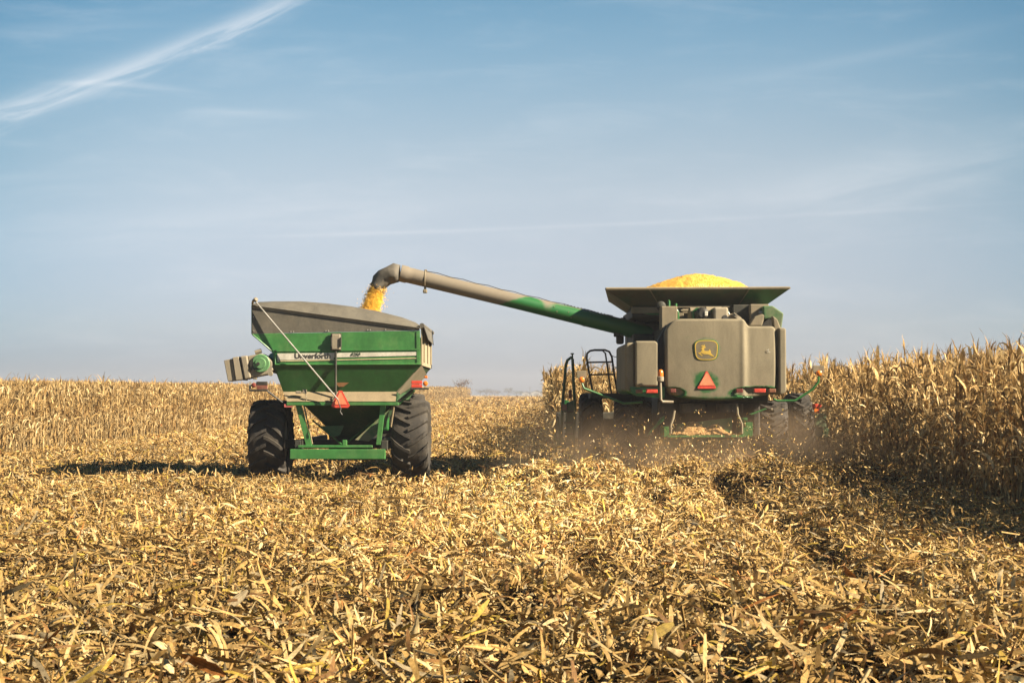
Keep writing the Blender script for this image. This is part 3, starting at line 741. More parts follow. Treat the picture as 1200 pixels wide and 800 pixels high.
b.build('tarp_bow', M['grey'], cart)
x_, z_ = zx(494, 383)
b = MB(); b.tube([(x_ + .01, DR - .04, z_ + .03), (x_ + .02, DF, z_ + .03)], .055, 10)
b.sheet([(x_ + .05, DR, z_ + .02), (x_ + .15, DR, z_ - .28), (x_ + .08, DF - .4, z_ - .28), (x_ + .05, DF - .4, z_ + .02)], .012)
b.build('rolled_tarp', M['tarp'], cart)
# crank rod across the back
b = MB(); b.tube([q(298, 351.5, 30.935), q(396, 468, 30.76)], .017, 8)
rod = b.build('crank_rod', M['bright'], cart)
b = MB(); b.tube([q(297, 352, 30.935), q(296.5, 353, 31.1), q(296, 356, 31.2)], .028, 8); b.lathe(q(299.5, 351.2, 30.935), (.6, 0, .6), [(-.05, .03), (0, .055), (.05, .03)], 12)
b.build('rod_joint', M['grey'], rod)
b = MB(); b.tube([q(395, 466, 30.76), q(399.5, 479, 30.75), q(398.5, 482, 30.74), q(401, 486, 30.73)], .012, 6)
b.build('crank_handle', M['black'], rod)
# lamp on its post
b = MB(); b.tube([q(393.6, 409, 30.968), q(393.4, 463, 30.968)], .024, 8)
b.tube([q(393.4, 463, 30.93), q(391, 468, 30.9)], .018, 6)
b.build('lamp_post', M['dark'], cart)
b = MB(); b.box(q(393.8, 400.5, 30.945), (.19, .05, .34), bev=.02, seg=3)
lp = b.build('work_lamp', M['grey'], cart)
b = MB(); b.box(q(393.8, 400.5, 30.965), (.235, .03, .385), bev=.014, seg=3); b.box(q(388.6, 400.5, 30.92), (.03, .05, .2), bev=.008); b.box(q(399.4, 400.5, 30.92), (.03, .05, .2), bev=.008)
b.build('lamp_frame', M['dark'], lp)
triangle_sign(cart, 399, 457.5, 477.6, 11, 30.80)
b = MB(); poly(b, [(392, 448), (409, 448), (402.5, 453), (397, 453)], DR + .10 - .03, .01, 0)
b.build('reflector', paint('faded amber sticker', (.20, .085, .02, 1), .6, .2), cart)
b = MB(); b.box(q(350, 459.5, 30.97), (.12, .10, .06)); b.box(q(357, 458.5, 30.95), (.09, .08, .09)); b.tube([q(357, 460, 30.93), q(359.5, 466, 30.9), q(358, 471, 30.92)], .008, 5)
b.build('junction_box', M['grey'], cart)
# light brackets
b = MB(); b.tube([q(313, 457.8, 30.96), q(331, 471.5, 30.98)], .022, 6); b.box(q(303, 457.3, 30.95), (.40, .10, .045), bev=.008)
o = b.build('light_bracket', M['black'], cart)
b = MB(); b.box(q(307, 453.7, 30.93), (.24, .05, .085), bev=.008); b.lathe(q(297.4, 451.3, 30.93), (0, -1, 0), [(-.02, .055), (.02, .055), (.035, .03)], 16)
b.build('tail_light', M['dkred'], o)
b = MB(); b.box(q(307, 449.2, 30.95), (.24, .06, .085), bev=.008); b.box(q(302, 449.5, 30.97), (.1, .03, .03)); b.build('light_housing', M['black'], o)
b = MB(); b.box(q(293, 451.5, 30.98), (.05, .01, .16), bev=0); b.build('clear_plate', M['clear'], o)
b = MB(); b.box(q(492, 455.3, 30.95), (.40, .10, .045), bev=.008); b.tube([q(484, 456, 31.0), q(466, 471, 31.05)], .03, 6)
o = b.build('light_bracket', M['dark'], cart)
b = MB(); b.box(q(488.4, 447.9, 30.93), (.235, .04, .075), bev=.008); b.box(q(488.4, 452.2, 30.93), (.235, .04, .07), bev=.008); b.build('tail_light', M['red'], o)
b = MB(); b.lathe(q(498.6, 449.2, 30.93), (0, -1, 0), [(-.02, .055), (.02, .055), (.035, .03)], 16); b.build('amber_light', M['amber'], o)
b = MB(); b.box(q(499.2, 441.8, 31.2), (.07, .12, .05)); b.build('marker_reflector', M['amber'], cart)
for px_, py_ in ((337.8, 475.2), (456, 473.2)):
    b = MB(); b.box(q(px_, py_, 30.91), (.18, .02, .07), bev=.005); b.build('reflector', M['dkred'] if px_ > 900 else paint('dusty pink reflector', (.55, .12, .12, 1), .4, .3), cart)
b = MB(); b.prism([q(483, 458, 31.05), q(487, 458, 31.05), q(468, 474, 31.05), q(464, 473, 31.05)], (0, .06, 0), .004); b.build('strut', M['cartgreen'], cart)
# lower funnel, frame, axle
def rect_frustum(b, x0, x1, y0, y1, z0, X0, X1, Y0, Y1, Z1):
    A = [(x0, y0, z0), (x1, y0, z0), (x1, y1, z0), (x0, y1, z0)]; B = [(X0, Y0, Z1), (X1, Y0, Z1), (X1, Y1, Z1), (X0, Y1, Z1)]
    for k in range(4): b.sheet([A[k], A[(k + 1) % 4], B[(k + 1) % 4], B[k]], .02)
b = MB(); xa, za = zx(350, 474); xb, zb = zx(455, 474); xc, zc = zx(392, 522); xd, _ = zx(418, 522)
rect_frustum(b, xa, xb, 31.75, 34.2, za, xc, xd, 32.7, 33.4, zc)
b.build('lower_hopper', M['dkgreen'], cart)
b = MB(); b.prism([q(375, 499, 32.0), q(403, 498.5, 32.0), q(398, 510, 32.0), q(390, 512, 32.0)], (0, .03, 0), 0)
b.tube([q(366, 492, 31.9), q(401, 521, 31.9)], .022, 6); b.tube([q(440, 492, 31.9), q(403, 521, 31.9)], .022, 6)
b.build('funnel_rib', M['green'], cart)
b = MB(); b.prism([q(447, 487, 31.6), q(456, 480, 31.6), q(452, 500, 31.6), q(432, 517, 31.6), q(416, 515, 31.6)], (0, .03, 0), 0); b.build('gusset', M['cartdusty'], cart)
for s in ((346, 351.5, 364, 359.5), (446, 452, 441, 447)):
    b = MB(); b.prism([q(s[0], 473.5, 31.0), q(s[1] + 1, 473.5, 31.0), q(s[2] + 1.5, 522, 31.0), q(s[3] - 1, 522, 31.0)] if s[0] < 400 else
                      [q(446, 471.5, 31.0), q(452, 471.5, 31.0), q(446, 521, 31.0), q(440.5, 521, 31.0)], (0, .10, 0), .006)
    b.build('frame_leg', M['cartgreen'], cart)
b = MB(); b.tube([q(356, 474, 31.05), q(366, 520, 31.05)], .018, 6); b.build('frame_brace', M['ledge'], cart); b = MB(); b.tube([q(462, 474, 31.1), q(458, 500, 31.1)], .022, 6); b.build('frame_brace', M['ledge'], cart)
b = MB(); b.box((q(396, 531.6).x, 31.0, q(0, 531.8).z), (q(450, 0).x - q(340, 0).x, .18, .215), bev=.012)
b.build('axle_beam', M['cartgreen'], cart)
b = MB(); b.box((q(393, 522.7).x, 31.02, q(0, 522.8).z), (q(436, 0).x - q(350, 0).x, .10, .055), bev=.008); b.box(q(404, 518.5, 31.0), (.1, .06, .12)); b.build('frame_rail', M['cartgreen'], cart)
b = MB()
for px_ in (352, 452): b.box((q(px_, 0).x, 33.2, .72), (.14, 4.4, .20))
b.box((q(400, 0).x, 32.3, .70), (3.2, .2, .2)); b.tube([(-4.3, 35.3, .72), (-3.7, 37.3, .62)], .07, 8); b.tube([(-3.1, 35.3, .72), (-3.7, 37.3, .62)], .07, 8)
b.lathe((-3.75, 33.2, .45), (1, 0, 0), [(-.5, .16), (.5, .16)], 16); b.box((-3.7, 33.3, .55), (.7, .9, .35))
b.build('chassis', M['dark'], cart)
for px_, o_ in ((319.5, -1), (483, 1)):
    wheel(cart, (q(px_, 0, 31.8).x, 32.0, .80), .90, .80, nl=17, rim='grey', flip=-1, out=o_)
# folded unloading spout at the left
def sp(X_, Y_): return (254 + X_ / 15.8, 405 + Y_ / 15.8)
b = MB()
poly(b, [sp(130, 270), sp(290, 238), sp(350, 640), sp(205, 660)], 31.00, .42, .012); poly(b, [sp(290, 215), sp(400, 200), sp(495, 625), sp(352, 642)], 30.97, .46, .012)
poly(b, [sp(428, 195), sp(560, 180), sp(632, 592), sp(510, 628)], 30.95, .48, .03)
o = b.build('unloading_spout', M['grey'], cart)
b = MB(); poly(b, [sp(398, 205), sp(430, 200), sp(515, 640), sp(490, 640)], 31.00, .40, .004); b.build('spout_hinge', M['dark'], o)
b = MB(); poly(b, [sp(560, 190), sp(830, 140), sp(960, 215), sp(1040, 300), sp(1045, 450), sp(960, 530), sp(800, 560), sp(632, 592)], 30.99, .42, .03)
b.build('auger_housing', M['grey'], o)
b = MB(); b.lathe(q(*sp(815, 325), 30.97), (0, -1, 0), [(-.1, .20), (.015, .20), (.03, .185), (.03, .12), (.06, .11), (.06, .05)], 28); g_ = b.build('gearbox', paint('faded gearbox green', (.09, .27, .105, 1), .5, .35, dustcol=(.30, .27, .18, 1)), o)
b = MB(); b.lathe(q(*sp(765, 335), 30.90), (0, -1, 0), [(0, .04), (.02, .035)], 14); poly(b, [sp(605, 330), sp(678, 245), sp(665, 360), sp(700, 415), sp(850, 392), sp(700, 455), sp(640, 465)], 30.935, .02, 0)
b.build('shaft_opening', M['black'], o)
b = MB(); b.lathe(q(*sp(770, 110), 31.05), (1, 0, .3), [(-.07, .05), (.07, .05)], 12); b.lathe(q(*sp(1000, 515), 30.95), (0, -1, 0), [(0, .055), (.06, .05)], 12); b.box(q(*sp(710, 595), 31.05), (.09, .06, .07)); b.build('hinge_lug', M['grey'], o)
b = MB(); b.prism([q(*sp(1045, 320), 31.1), q(*sp(1165, 385), 31.1), q(*sp(1085, 440), 31.1), q(*sp(1040, 450), 31.1)], (0, .1, 0), .004); b.tube([q(318, 424, 31.4), q(330, 428, 31.6), q(345, 440, 32.6)], .22, 14); b.build('auger_mount', M['green'], o)
# ladder and inner grain
GL = 3.12
def heap(name, x0, x1, y0, y1, f, label, nx=60, ny=50):
    xs, ys = np.meshgrid(np.linspace(x0, x1, nx), np.linspace(y0, y1, ny))
    zz = f(xs, ys) + (vn(xs / .12, ys / .12, 31) - .5) * .03 + (vn(xs / .035, ys / .035, 32) - .5) * .02
    V_ = np.stack([xs, ys, zz], -1).reshape(-1, 3); i = np.arange(nx * ny).reshape(ny, nx)
    F = np.stack([i[:-1, :-1], i[:-1, 1:], i[1:, 1:], i[1:, :-1]], -1).reshape(-1, 4)
    o = soup(name, V_, F, M['grain'], smooth=True)
    return tag(o, label, 'grain', kind='stuff')
heap('corn_grain', q(325, 0).x, q(492, 0).x, DR + .06, DF - .05, lambda x, y: 2.55 + .40 * np.exp(-((x + 3.4) ** 2 + (y - 33.4) ** 2) / 1.2), 'yellow corn grain lying inside the green cart')

# ------------------------------------------------------------ tractor ahead of the cart (mostly hidden by it)
tr = thing('tractor', 'dark green tractor pulling the grain cart, hidden behind it', 'tractor', (-3.65, 39.6, 0))
for s in (-1, 1):
    wheel(tr, (-3.65 + s * 1.0, 38.9, .92), .92, .52, out=s, flip=-1); wheel(tr, (-3.65 + s * .95, 41.7, .66), .66, .40, out=s, flip=-1)
b = MB(); b.box((-3.65, 41.1, 1.45), (.85, 2.4, .8), bev=.12, seg=3); b.box((-3.65, 39.2, 1.1), (.7, 2.2, .5), bev=.05); b.build('body', M['green'], tr)
b = MB(); b.box((-3.65, 39.3, 2.1), (1.45, 1.5, 1.25), bev=.1); b.build('cab', M['glassdark'], tr)
b = MB(); b.box((-3.65, 39.3, 2.78), (1.6, 1.75, .16), bev=.06, seg=3); b.build('roof', M['green'], tr)
b = MB(); b.box((-3.65, 38.9, .9), (2.0, .3, .3)); b.box((-3.65, 41.7, .66), (1.9, .2, .2)); b.box((-3.65, 37.9, .7), (.3, .9, .12)); b.build('axle', M['dark'], tr)

# ------------------------------------------------------------ combine harvester
cb = thing('combine_harvester', 'large dusty green combine harvester seen from behind with its grain arm swung out left', 'combine harvester', (4.2, 34.5, 0))
def pillow(xl, xr, zt, zb, D, nx=44, nz=40, roll=.10, bulge=.06, cr_=(.2, .2, .12, .12), depth=.5, topf=None, botf=None, recess=None, dustf=None):
    """rounded sheet panel; returns MB and dust attribute. xl, xr, zt, zb in metres; cr_ corner radii tl, tr, br, bl"""
    def sp_(n): t = np.linspace(-1, 1, n); return np.sign(t) * (1 - (1 - np.abs(t)) ** 1.5)
    us, vs_ = sp_(nx), sp_(nz); V_ = []; A = []
    for v in vs_:
        for u in us:
            x = (xl + xr) / 2 + u * (xr - xl) / 2
            T_ = zt + (topf(x) if topf else 0); B_ = zb + (botf(x) if botf else 0)
            dl, dr_ = x - xl, xr - x
            for dd, rt, rb in ((dl, cr_[0], cr_[3]), (dr_, cr_[1], cr_[2])):
                if dd < rt: T_ -= rt - math.sqrt(max(0, rt * rt - (rt - dd) ** 2))
                if dd < rb: B_ += rb - math.sqrt(max(0, rb * rb - (rb - dd) ** 2))
            z = (T_ + B_) / 2 + v * (T_ - B_) / 2
            e = min(x - xl, xr - x, T_ - z, z - B_)
            y = D - bulge * (1 - u * u) * .6 - bulge * (1 - v * v) * .4
            if e < roll: y += roll - math.sqrt(max(0, roll * roll - (roll - e) ** 2))
            if recess: y += recess(x, z)
            V_.append((x, y, z)); A.append(dustf(x, z) if dustf else 1.0)
    n = nx; F = [(j * n + i, j * n + i + 1, (j + 1) * n + i + 1, (j + 1) * n + i) for j in range(nz - 1) for i in range(nx - 1)]
    ring = [i for i in range(n)] + [j * n + n - 1 for j in range(1, nz)] + [(nz - 1) * n + i for i in range(n - 2, -1, -1)] + [j * n for j in range(nz - 2, 0, -1)]
    b0 = len(V_)
    for r in ring: x, y, z = V_[r]; V_.append((x, D + depth, z)); A.append(A[r])
    m_ = len(ring); F += [(ring[k], ring[(k + 1) % m_], b0 + (k + 1) % m_, b0 + k) for k in range(m_)]
    b = MB(); b.add(V_, F, True)
    return b, A
def xz(px, py, D=31.0): p = P3(px, py, D); return p.x, p.z
hl, ht = xz(779.5, 373.5); hr, hb = xz(910, 468.5)
xcre, _ = xz(871, 0); zstep = 8.5 / 53.8
def sm(a, b_, v): t = min(1, max(0, (v - a) / (b_ - a))); return t * t * (3 - 2 * t)
def hood_top(x): return -zstep * sm(xcre - .07, xcre + .10, x) - .02 * sm(hl + .3, xcre, x) * 0
def hood_bot(x): u = (x - (hl + hr) / 2) / (hr - hl) * 2; return .14 * max(0, abs(u - .05)) ** 3 + .05 * max(0, u)
def ell(x, z, cx, cz, rx, rz): return ((x - cx) / rx) ** 2 + ((z - cz) / rz) ** 2
e1 = xz(786, 460); e2 = xz(884, 459.5)
def hood_rec(x, z):
    r = .055 * sm(xcre - .10, xcre + .05, x)                     # step down to the right-hand third
    r -= .03 * math.exp(-((x - xcre + .03) / .06) ** 2)
    r += .085 * (1 - sm(.86, 1.0, ell(x, z, e1[0], e1[1], .31, .12)))
    r += .085 * (1 - sm(.88, 1.0, ell(x, z, e2[0] + .05, e2[1], .56, .12)))
    return r
em = xz(827.2, 410.4); sv_ = xz(828, 446)
def hood_dust(x, z):
    d = .84
    d -= .36 * math.exp(-abs(ell(x, z, em[0] + .01, em[1] + .02, .30, .25) - 1) * 4.5) + .30 * math.exp(-ell(x, z, em[0] - .45, em[1] + .28, .16, .035))
    d -= .42 * math.exp(-max(0, ell(x, z, sv_[0], sv_[1] - .03, .27, .25) - .8) * 2.2)
    for c_, rx in ((e1, .31), (e2, .58)): d -= .60 * math.exp(-abs(ell(x, z, c_[0] + (.05 if c_ is e2 else 0), c_[1], rx, .125) - 1) * 3)
    d -= .45 * sm(hb + .16, hb + .02, z) + .30 * sm(hr - .05, hr, x) + .22 * sm(hl + .06, hl, x)
    d -= .35 * sm(ht - .12, ht - .0, z) * sm(xcre, xcre + .1, x)
    return d
b, A = pillow(hl, hr, ht, hb, 30.98, 90, 80, roll=.055, bulge=.06, cr_=(.36, .10, .10, .25), depth=.75, topf=hood_top, botf=hood_bot, recess=hood_rec, dustf=hood_dust)
hood = b.build('rear_hood', M['hood'], cb, attr=A)
def sdepth(x, z): return 30.98 - .06 * (1 - ((x - (hl + hr) / 2) / ((hr - hl) / 2)) ** 2) * .6 - .06 * (1 - ((z - (ht + hb) / 2) / ((ht - hb) / 2)) ** 2) * .4
# emblem: rounded shield, yellow border, leaping deer
def shield(k, n=48, w=.265, h=.215):
    pts = []
    for i in range(n):
        a = 2 * math.pi * i / n; c_, s_ = math.cos(a), math.sin(a)
        x = math.copysign(abs(c_) ** .48, c_) * w * k; z = math.copysign(abs(s_) ** .52, s_) * h * k
        x *= 1 + .07 * (z / h); z += .02 * (1 - (x / w) ** 2) * (1 if z > 0 else -.6)
        pts.append((x, z))
    return pts
De = sdepth(*em) - .008
b = MB(); b.prism([(em[0] + x, De, em[1] + z) for x, z in shield(1.0)], (0, .03, 0), .006)
emb = b.build('emblem', M['green'], cb)
def ringmesh(k0, k1, D):
    a, c_ = shield(k0), shield(k1); n = len(a); b = MB()
    b.add([(em[0] + x, D, em[1] + z) for x, z in a + c_], [(i, (i + 1) % n, n + (i + 1) % n, n + i) for i in range(n)]); return b
ringmesh(.93, .85, De - .0045).build('emblem_border', M['logo'], emb)
b = MB(); b.prism([(em[0] + x, De - .003, em[1] + z) for x, z in shield(.845)], (0, .002, 0), 0); b.build('emblem_field', paint('dusty emblem ground', (.02, .08, .03, 1), .5, .7, dustcol=(.19, .16, .10, 1)), emb)
deer = [(340, 625), (400, 610), (440, 590), (458, 545), (470, 505), (425, 492), (455, 470), (475, 450), (500, 438), (470, 425), (425, 410), (450, 395), (490, 398), (478, 370), (505, 380), (520, 400), (535, 365), (560, 365), (562, 420), (590, 440), (575, 475), (545, 480), (535, 520), (555, 560), (680, 562), (690, 540), (700, 505), (735, 540), (745, 590), (750, 625), (785, 670), (845, 720), (850, 755), (800, 730), (730, 700), (660, 665), (560, 668), (500, 655), (460, 625), (430, 640), (490, 700), (475, 725), (420, 690), (375, 650)]
b = MB(); b.prism([P3(805 + x / 26.67, 390 + y / 26.67, De - .007) for x, y in deer], (0, .003, 0), 0); b.build('deer', M['logo'], emb)
so_ = triangle_sign(cb, 828.2, 435, 455.3, 11, sdepth(*sv_) - .012, cut=1.2)
# lamps in the hood
for x0_, x1_, mt in ((785.5, 792, 'dkred'), (862.5, 870.5, 'dkred'), (883.5, 897, 'red'), (901, 909, 'brownlens')):
    c_ = q((x0_ + x1_) / 2, 457.6, 30.93); b = MB(); b.box(c_, ((x1_ - x0_) / 53.8, .07, .085), bev=.012); b.build('tail_light', M[mt], cb)
# impact scuff
b = MB()
for k in range(9):
    a = rng.uniform(0, 6.28); L_ = rng.uniform(.04, .13) * (1.3 if abs(math.cos(a)) > .7 else .6); c_ = q(899.5, 411.5, 30.985)
    d_ = Vector((math.cos(a), 0, math.sin(a))); n_ = Vector((-d_.z, 0, d_.x)) * .006
    b.add([c_ - n_, c_ + n_, c_ + d_ * L_], [(0, 1, 2)])
b.build('scuff', M['white'], hood)
# left shield
l0, lt = xz(733, 401); l1, lb = xz(743, 462)
b, A = pillow(l0, l1 + .03, lt, lb, 31.12, 20, 30, roll=.06, bulge=0, cr_=(.10, .02, .02, .16), depth=2.6, dustf=lambda x, z: .75 - .6 * sm(lb + .2, lb, z))
b.build('side_shield', M['hood'], cb, attr=A)
l0, lt = xz(744.6, 399.3); l1, lb = xz(771.5, 464.5)
zl = xz(0, 452.5)[1]
b, A = pillow(l0, l1, lt, zl, 31.03, 24, 30, roll=.035, bulge=.015, cr_=(.03, .09, .05, .02), depth=.5, dustf=lambda x, z: .93)
b.build('side_panel', M['hood'], cb, attr=A)
b = MB(); b.prism([q(738, 453, 31.08), q(779, 453, 31.08), q(779, 466.5, 31.08), (q(748, 464, 31.08)), q(740, 461, 31.08)], (0, .5, 0), .01); b.build('lower_panel', M['green'], cb)
for x0_, x1_, mt in ((745, 753, 'brownlens'), (757, 770.5, 'red')):
    b = MB(); b.box(q((x0_ + x1_) / 2, 458.3, 31.03), ((x1_ - x0_) / 53.8, .06, .08), bev=.012); b.build('tail_light', M[mt], cb)
b = MB(); b.prism([q(771.5, 398, 31.35), q(781, 380, 31.35), q(781, 466, 31.35), q(771.5, 466, 31.35)], (0, .3, 0), .01); b.build('gap_seal', M['black'], cb)
# right shield
b, A = pillow(xz(910.0, 0)[0], xz(918.4, 0)[0], xz(0, 384)[1], xz(0, 462)[1], 30.99, 16, 30, roll=.035, bulge=0, cr_=(.02, .06, .12, .03), depth=2.6, dustf=lambda x, z: .80)
b.build('side_shield', M['hood'], cb, attr=A)
b = MB(); poly(b, [(905.5, 370), (911, 374), (916.5, 388), (915, 396), (917.8, 410), (917.8, 430), (911.5, 430), (907, 384)], 31.12, .25, .02); b.build('shield_edge', M['dusty'], cb)
b = MB(); b.prism([P3(x, y, 31.6) for x, y in ((894, 358.5), (906, 358.2), (918.5, 367), (916, 385), (912, 392), (905, 373), (895, 374))], (0, 2.4, 0), .03, 3); b.build('upper_shield', paint('half dusted green shield', GRN, .4, .42), cb)
# main body, grain tank
b = MB(); x0, z0 = xz(779, 376); x1, z1 = xz(906, 466)
b.box(((x0 + x1) / 2 + .02, 34.5, (z0 + z1) / 2 - .1), (x1 - x0, 5.6, (z0 - z1) + .0), bev=.03)
b.box(((x0 + x1) / 2 + .02, 34.6, 1.35), (1.9, 5.4, .9), bev=.05)
b.build('body', M['dark'], cb)
T0, T1 = P3(741, 359, 33.0), P3(896, 358, 33.0)
xt = P3(777, 0, 33.0).x
b = MB(); b.box(((xt + T1.x) / 2, 34.4, 3.30), (T1.x - xt, 2.8, 1.02), bev=.02); tank = b.build('grain_tank', M['dusty'], cb)
b = MB(); b.box(((T0.x + xt) / 2 + .05, 35.4, 3.2), (xt - T0.x, .8, 1.2), bev=.02); b.box(((T0.x + xt) / 2, 34.4, 3.70), (xt - T0.x, 2.8, .2), bev=.02); b.build('tank_corner', M['dark'], tank)  # dark steel colour stands in for the shade of the recess
b = MB(); b.box(((T0.x + T1.x) / 2, 32.97, T0.z - .09), (T1.x - T0.x + .06, .10, .14), bev=.01); b.build('tank_rail', M['dusty'], tank)
b = MB(); poly(b, [(741, 361), (771, 361.5), (772, 369), (760, 368.5), (741, 364)], 32.94, .05, .004); poly(b, [(866, 359), (893, 359.5), (893, 362.5), (866, 361.5)], 32.9, .05, .003); poly(b, [(829, 359.5), (850, 359.8), (850, 361.5), (829, 361.5)], 32.9, .04, .002); b.build('rail_patch', M['green'], tank)
# flared tank extension
ft = [P3(710.5, 339, 32.3), P3(925, 338, 32.3)]; fb = [P3(740, 358.5, 33.0), P3(897, 357.5, 33.0)]
zt_, zb_ = ft[0].z, fb[0].z; YB, YT = 35.8, 36.5
g0, g1, h0, h1 = P3(761, 338.8, 32.3), P3(878, 338.3, 32.3), P3(773, 358.5, 33.0), P3(865, 357.8, 33.0)
b = MB(); b.sheet([g0, g1, h1, h0], .03); ex = b.build('tank_extension', M['flare'], cb)
b = MB(); b.sheet([ft[0], g0, h0, fb[0]], .025); b.build('corner_flap', M['flare'], ex)
b = MB(); b.sheet([g1, ft[1], fb[1], h1], .025); b.build('corner_flap', paint('greener dusted flap', (.018, .12, .03, 1), .5, .42, dustcol=(.13, .12, .08, 1)), ex)
FX = {YB: .12, YT: .36}
def Y(p, y): return Vector((p.x + FX[y] * (1 if p.x < 4.2 else -1), y, p.z))
b = MB(); b.sheet([ft[0], fb[0], Y(fb[0], YB), Y(ft[0], YT)], .025); b.sheet([ft[1], fb[1], Y(fb[1], YB), Y(ft[1], YT)], .025); b.sheet([Y(fb[0], YB), Y(fb[1], YB), Y(ft[1], YT), Y(ft[0], YT)], .025)
b.build('side_flap', M['flare'], ex)
b = MB(); c4 = [ft[0], ft[1], Y(ft[1], YT), Y(ft[0], YT)]
for k in range(4): b.tube([c4[k] + Vector((0, 0, .012)), c4[(k + 1) % 4] + Vector((0, 0, .012))], .032, 6)
b.build('rim', M['dusty'], ex)
b = MB(); b.tube([g0 + Vector((0, -.02, 0)), h0 + Vector((0, -.02, 0))], .016, 6); b.tube([g1 + Vector((0, -.02, 0)), h1 + Vector((0, -.02, 0))], .016, 6); b.build('flap_seam', M['dusty'], ex)
heap('corn_grain', ft[0].x + .80, ft[1].x - .80, 32.47, YT - .12,
     lambda x, y: np.minimum(4.20 + 3.0 * np.minimum(np.minimum(y - 32.47, YT - .12 - y), np.minimum(x - ft[0].x - .80, ft[1].x - .80 - x)), np.maximum(np.maximum(np.maximum(zb_ + (zt_ - zb_) * (fb[0].x - x) / (fb[0].x - ft[0].x), zb_ + (zt_ - zb_) * (x - fb[1].x) / (ft[1].x - fb[1].x)),
                                        np.maximum(zb_ + (zt_ - zb_) * (33.0 - y) / .7 + .04, zb_ + (zt_ - zb_) * (y - YB) / .7)) + .06, 4.715 - .315 * (np.sqrt(((x - 4.42) / np.where(x > 4.42, 1.30, 1.12)) ** 2 + ((y - 34.2) / 1.5) ** 2) ** 1.45) + .02 * (vn(x / .6, y / .6, 40) - .5))),
     'rounded heap of yellow corn grain brimming over the harvester tank', 110, 110)
# engine deck
b = MB(); b.box(q(783, 373, 32.0), (.36, .5, .52), bev=.02); b.build('left_cover', M['dusty'], cb)
b = MB(); b.lathe(q(826, 370, 32.2), (1, 0, 0), [(-.38, .13), (-.34, .19), (.0, .19), (.02, .21), (.36, .21), (.44, .12)], 20); b.build('air_cleaner', M['dusty'], cb)
b = MB(); b.lathe(q(822, 368, 31.95), (0, -1, 0), [(0, .15), (.12, .15), (.2, .08)], 18); b.build('engine_cap', M['black'], cb)
b = MB(); b.box(q(827.5, 367.5, 31.74), (.07, .02, .10)); b.build('sticker', M['white'], cb)
b = MB(); b.box(q(843.5, 369, 31.95), (.33, .4, .33), bev=.05, seg=3); b.build('filter_box', M['grey'], cb)
b = MB(); b.lathe(q(849.2, 373.2, 31.4), (0, -1, .2), [(-.1, .05), (0, .075), (.09, .06)], 14); b.build('rear_camera', M['black'], cb)
b = MB(); b.box(q(869, 368, 32.3), (.46, .5, .40), bev=.015); b.build('equipment_box', M['dark'], cb)
b = MB(); b.tube([q(850, 374, 31.9), q(860, 371, 31.9), q(866, 376, 31.9)], .09, 12); b.tube([q(862, 373, 31.8), q(864, 370, 31.8)], .12, 14); b.build('exhaust_elbow', M['grey'], cb)
b = MB(); b.box(q(888, 368.5, 32.1), (.42, .5, .44), bev=.02); b.prism([q(877, 382, 31.6), q(884, 371, 31.6), q(893, 367.5, 31.6), q(897, 369, 31.6), q(893, 382, 31.6)], (0, .3, 0), .03, 3); b.build('right_cover', M['dusty'], cb)
b = MB(); b.lathe(q(893.5, 366, 31.75), (1, 0, 0), [(-.08, .035), (.08, .035)], 10); b.build('hose_end', M['bright'], cb)
b = MB(); b.prism([q(890, 382, 31.62), q(903, 371.5, 31.62), q(906, 374, 31.62), q(907, 383, 31.62)], (0, .3, 0), 0); b.build('duct_opening', M['black'], cb)
b = MB()
for pts in ([(778, 361), (792, 361.5), (794.5, 366), (794.5, 376)], [(813, 374), (812.5, 365), (816, 362), (826, 362)], [(784, 362), (784, 352.5), (783.5, 352.5)], [(792, 361), (792, 355.5)], [(833, 364), (852, 363.5), (855, 370)]):
    b.tube([q(x, y, 32.0) for x, y in pts], .030, 8)
b.build('hydraulic_pipes', M['green'], cb)
b = MB(); b.tube([q(790, 359.7, 32.5), q(895, 359.5, 32.5)], .028, 8); b.tube([q(798, 364, 32.4), q(880, 363.5, 32.4)], .022, 8); b.box(q(805, 366, 32.6), (.25, .3, .14)); b.box(q(797, 371, 32.5), (.14, .2, .2)); b.build('deck_rail', M['dusty'], cb)
b = MB(); b.lathe(q(774.5, 358.6, 32.2), (0, -1, 0), [(-.05, .10), (.03, .11), (.06, .07)], 18); b.build('work_light', M['dark'], cb)
b = MB(); b.box(P3(757, 405, 34.3), (.75, 1.6, .5), bev=.03); b.lathe(P3(768, 392, 34.3), (0, 0, 1), [(-.3, .34), (.25, .34), (.3, .28)], 20); b.build('tube_turret', M['dark'], cb)
# unloading tube
A0 = P3(772, 393.5, 34.2); A1 = P3(469, 320, 33.45)
def al(t): return A0 + (A1 - A0) * t
sts = [(-.03, .225), (.05, .225), (.10, .205), (.115, .215), (.13, .198), (.28, .196), (.285, .203), (.30, .190), (.55, .180), (.80, .180), (.97, .184), (.975, .200), (1.0, .200)]
b = MB(); at = []
path = []; rad = []
for (t0_, r0_), (t1_, r1_) in zip(sts[:-1], sts[1:]):
    nn = max(1, int((t1_ - t0_) / .02))
    for k in range(nn): path.append(al(t0_ + (t1_ - t0_) * k / nn)); rad.append(r0_ + (r1_ - r0_) * k / nn)
path.append(al(1)); rad.append(.2); b.tube(path, rad, 28)
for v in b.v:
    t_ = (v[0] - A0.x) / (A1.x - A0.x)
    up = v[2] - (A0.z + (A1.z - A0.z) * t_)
    d = .32 + .70 * sm(.55, .60, t_ + .05 * up / .18)  # low value near the body also paints in the tank's shade
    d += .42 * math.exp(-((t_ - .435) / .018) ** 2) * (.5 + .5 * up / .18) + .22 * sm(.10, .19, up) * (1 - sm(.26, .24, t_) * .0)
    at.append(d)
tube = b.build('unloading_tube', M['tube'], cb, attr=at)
b = MB()
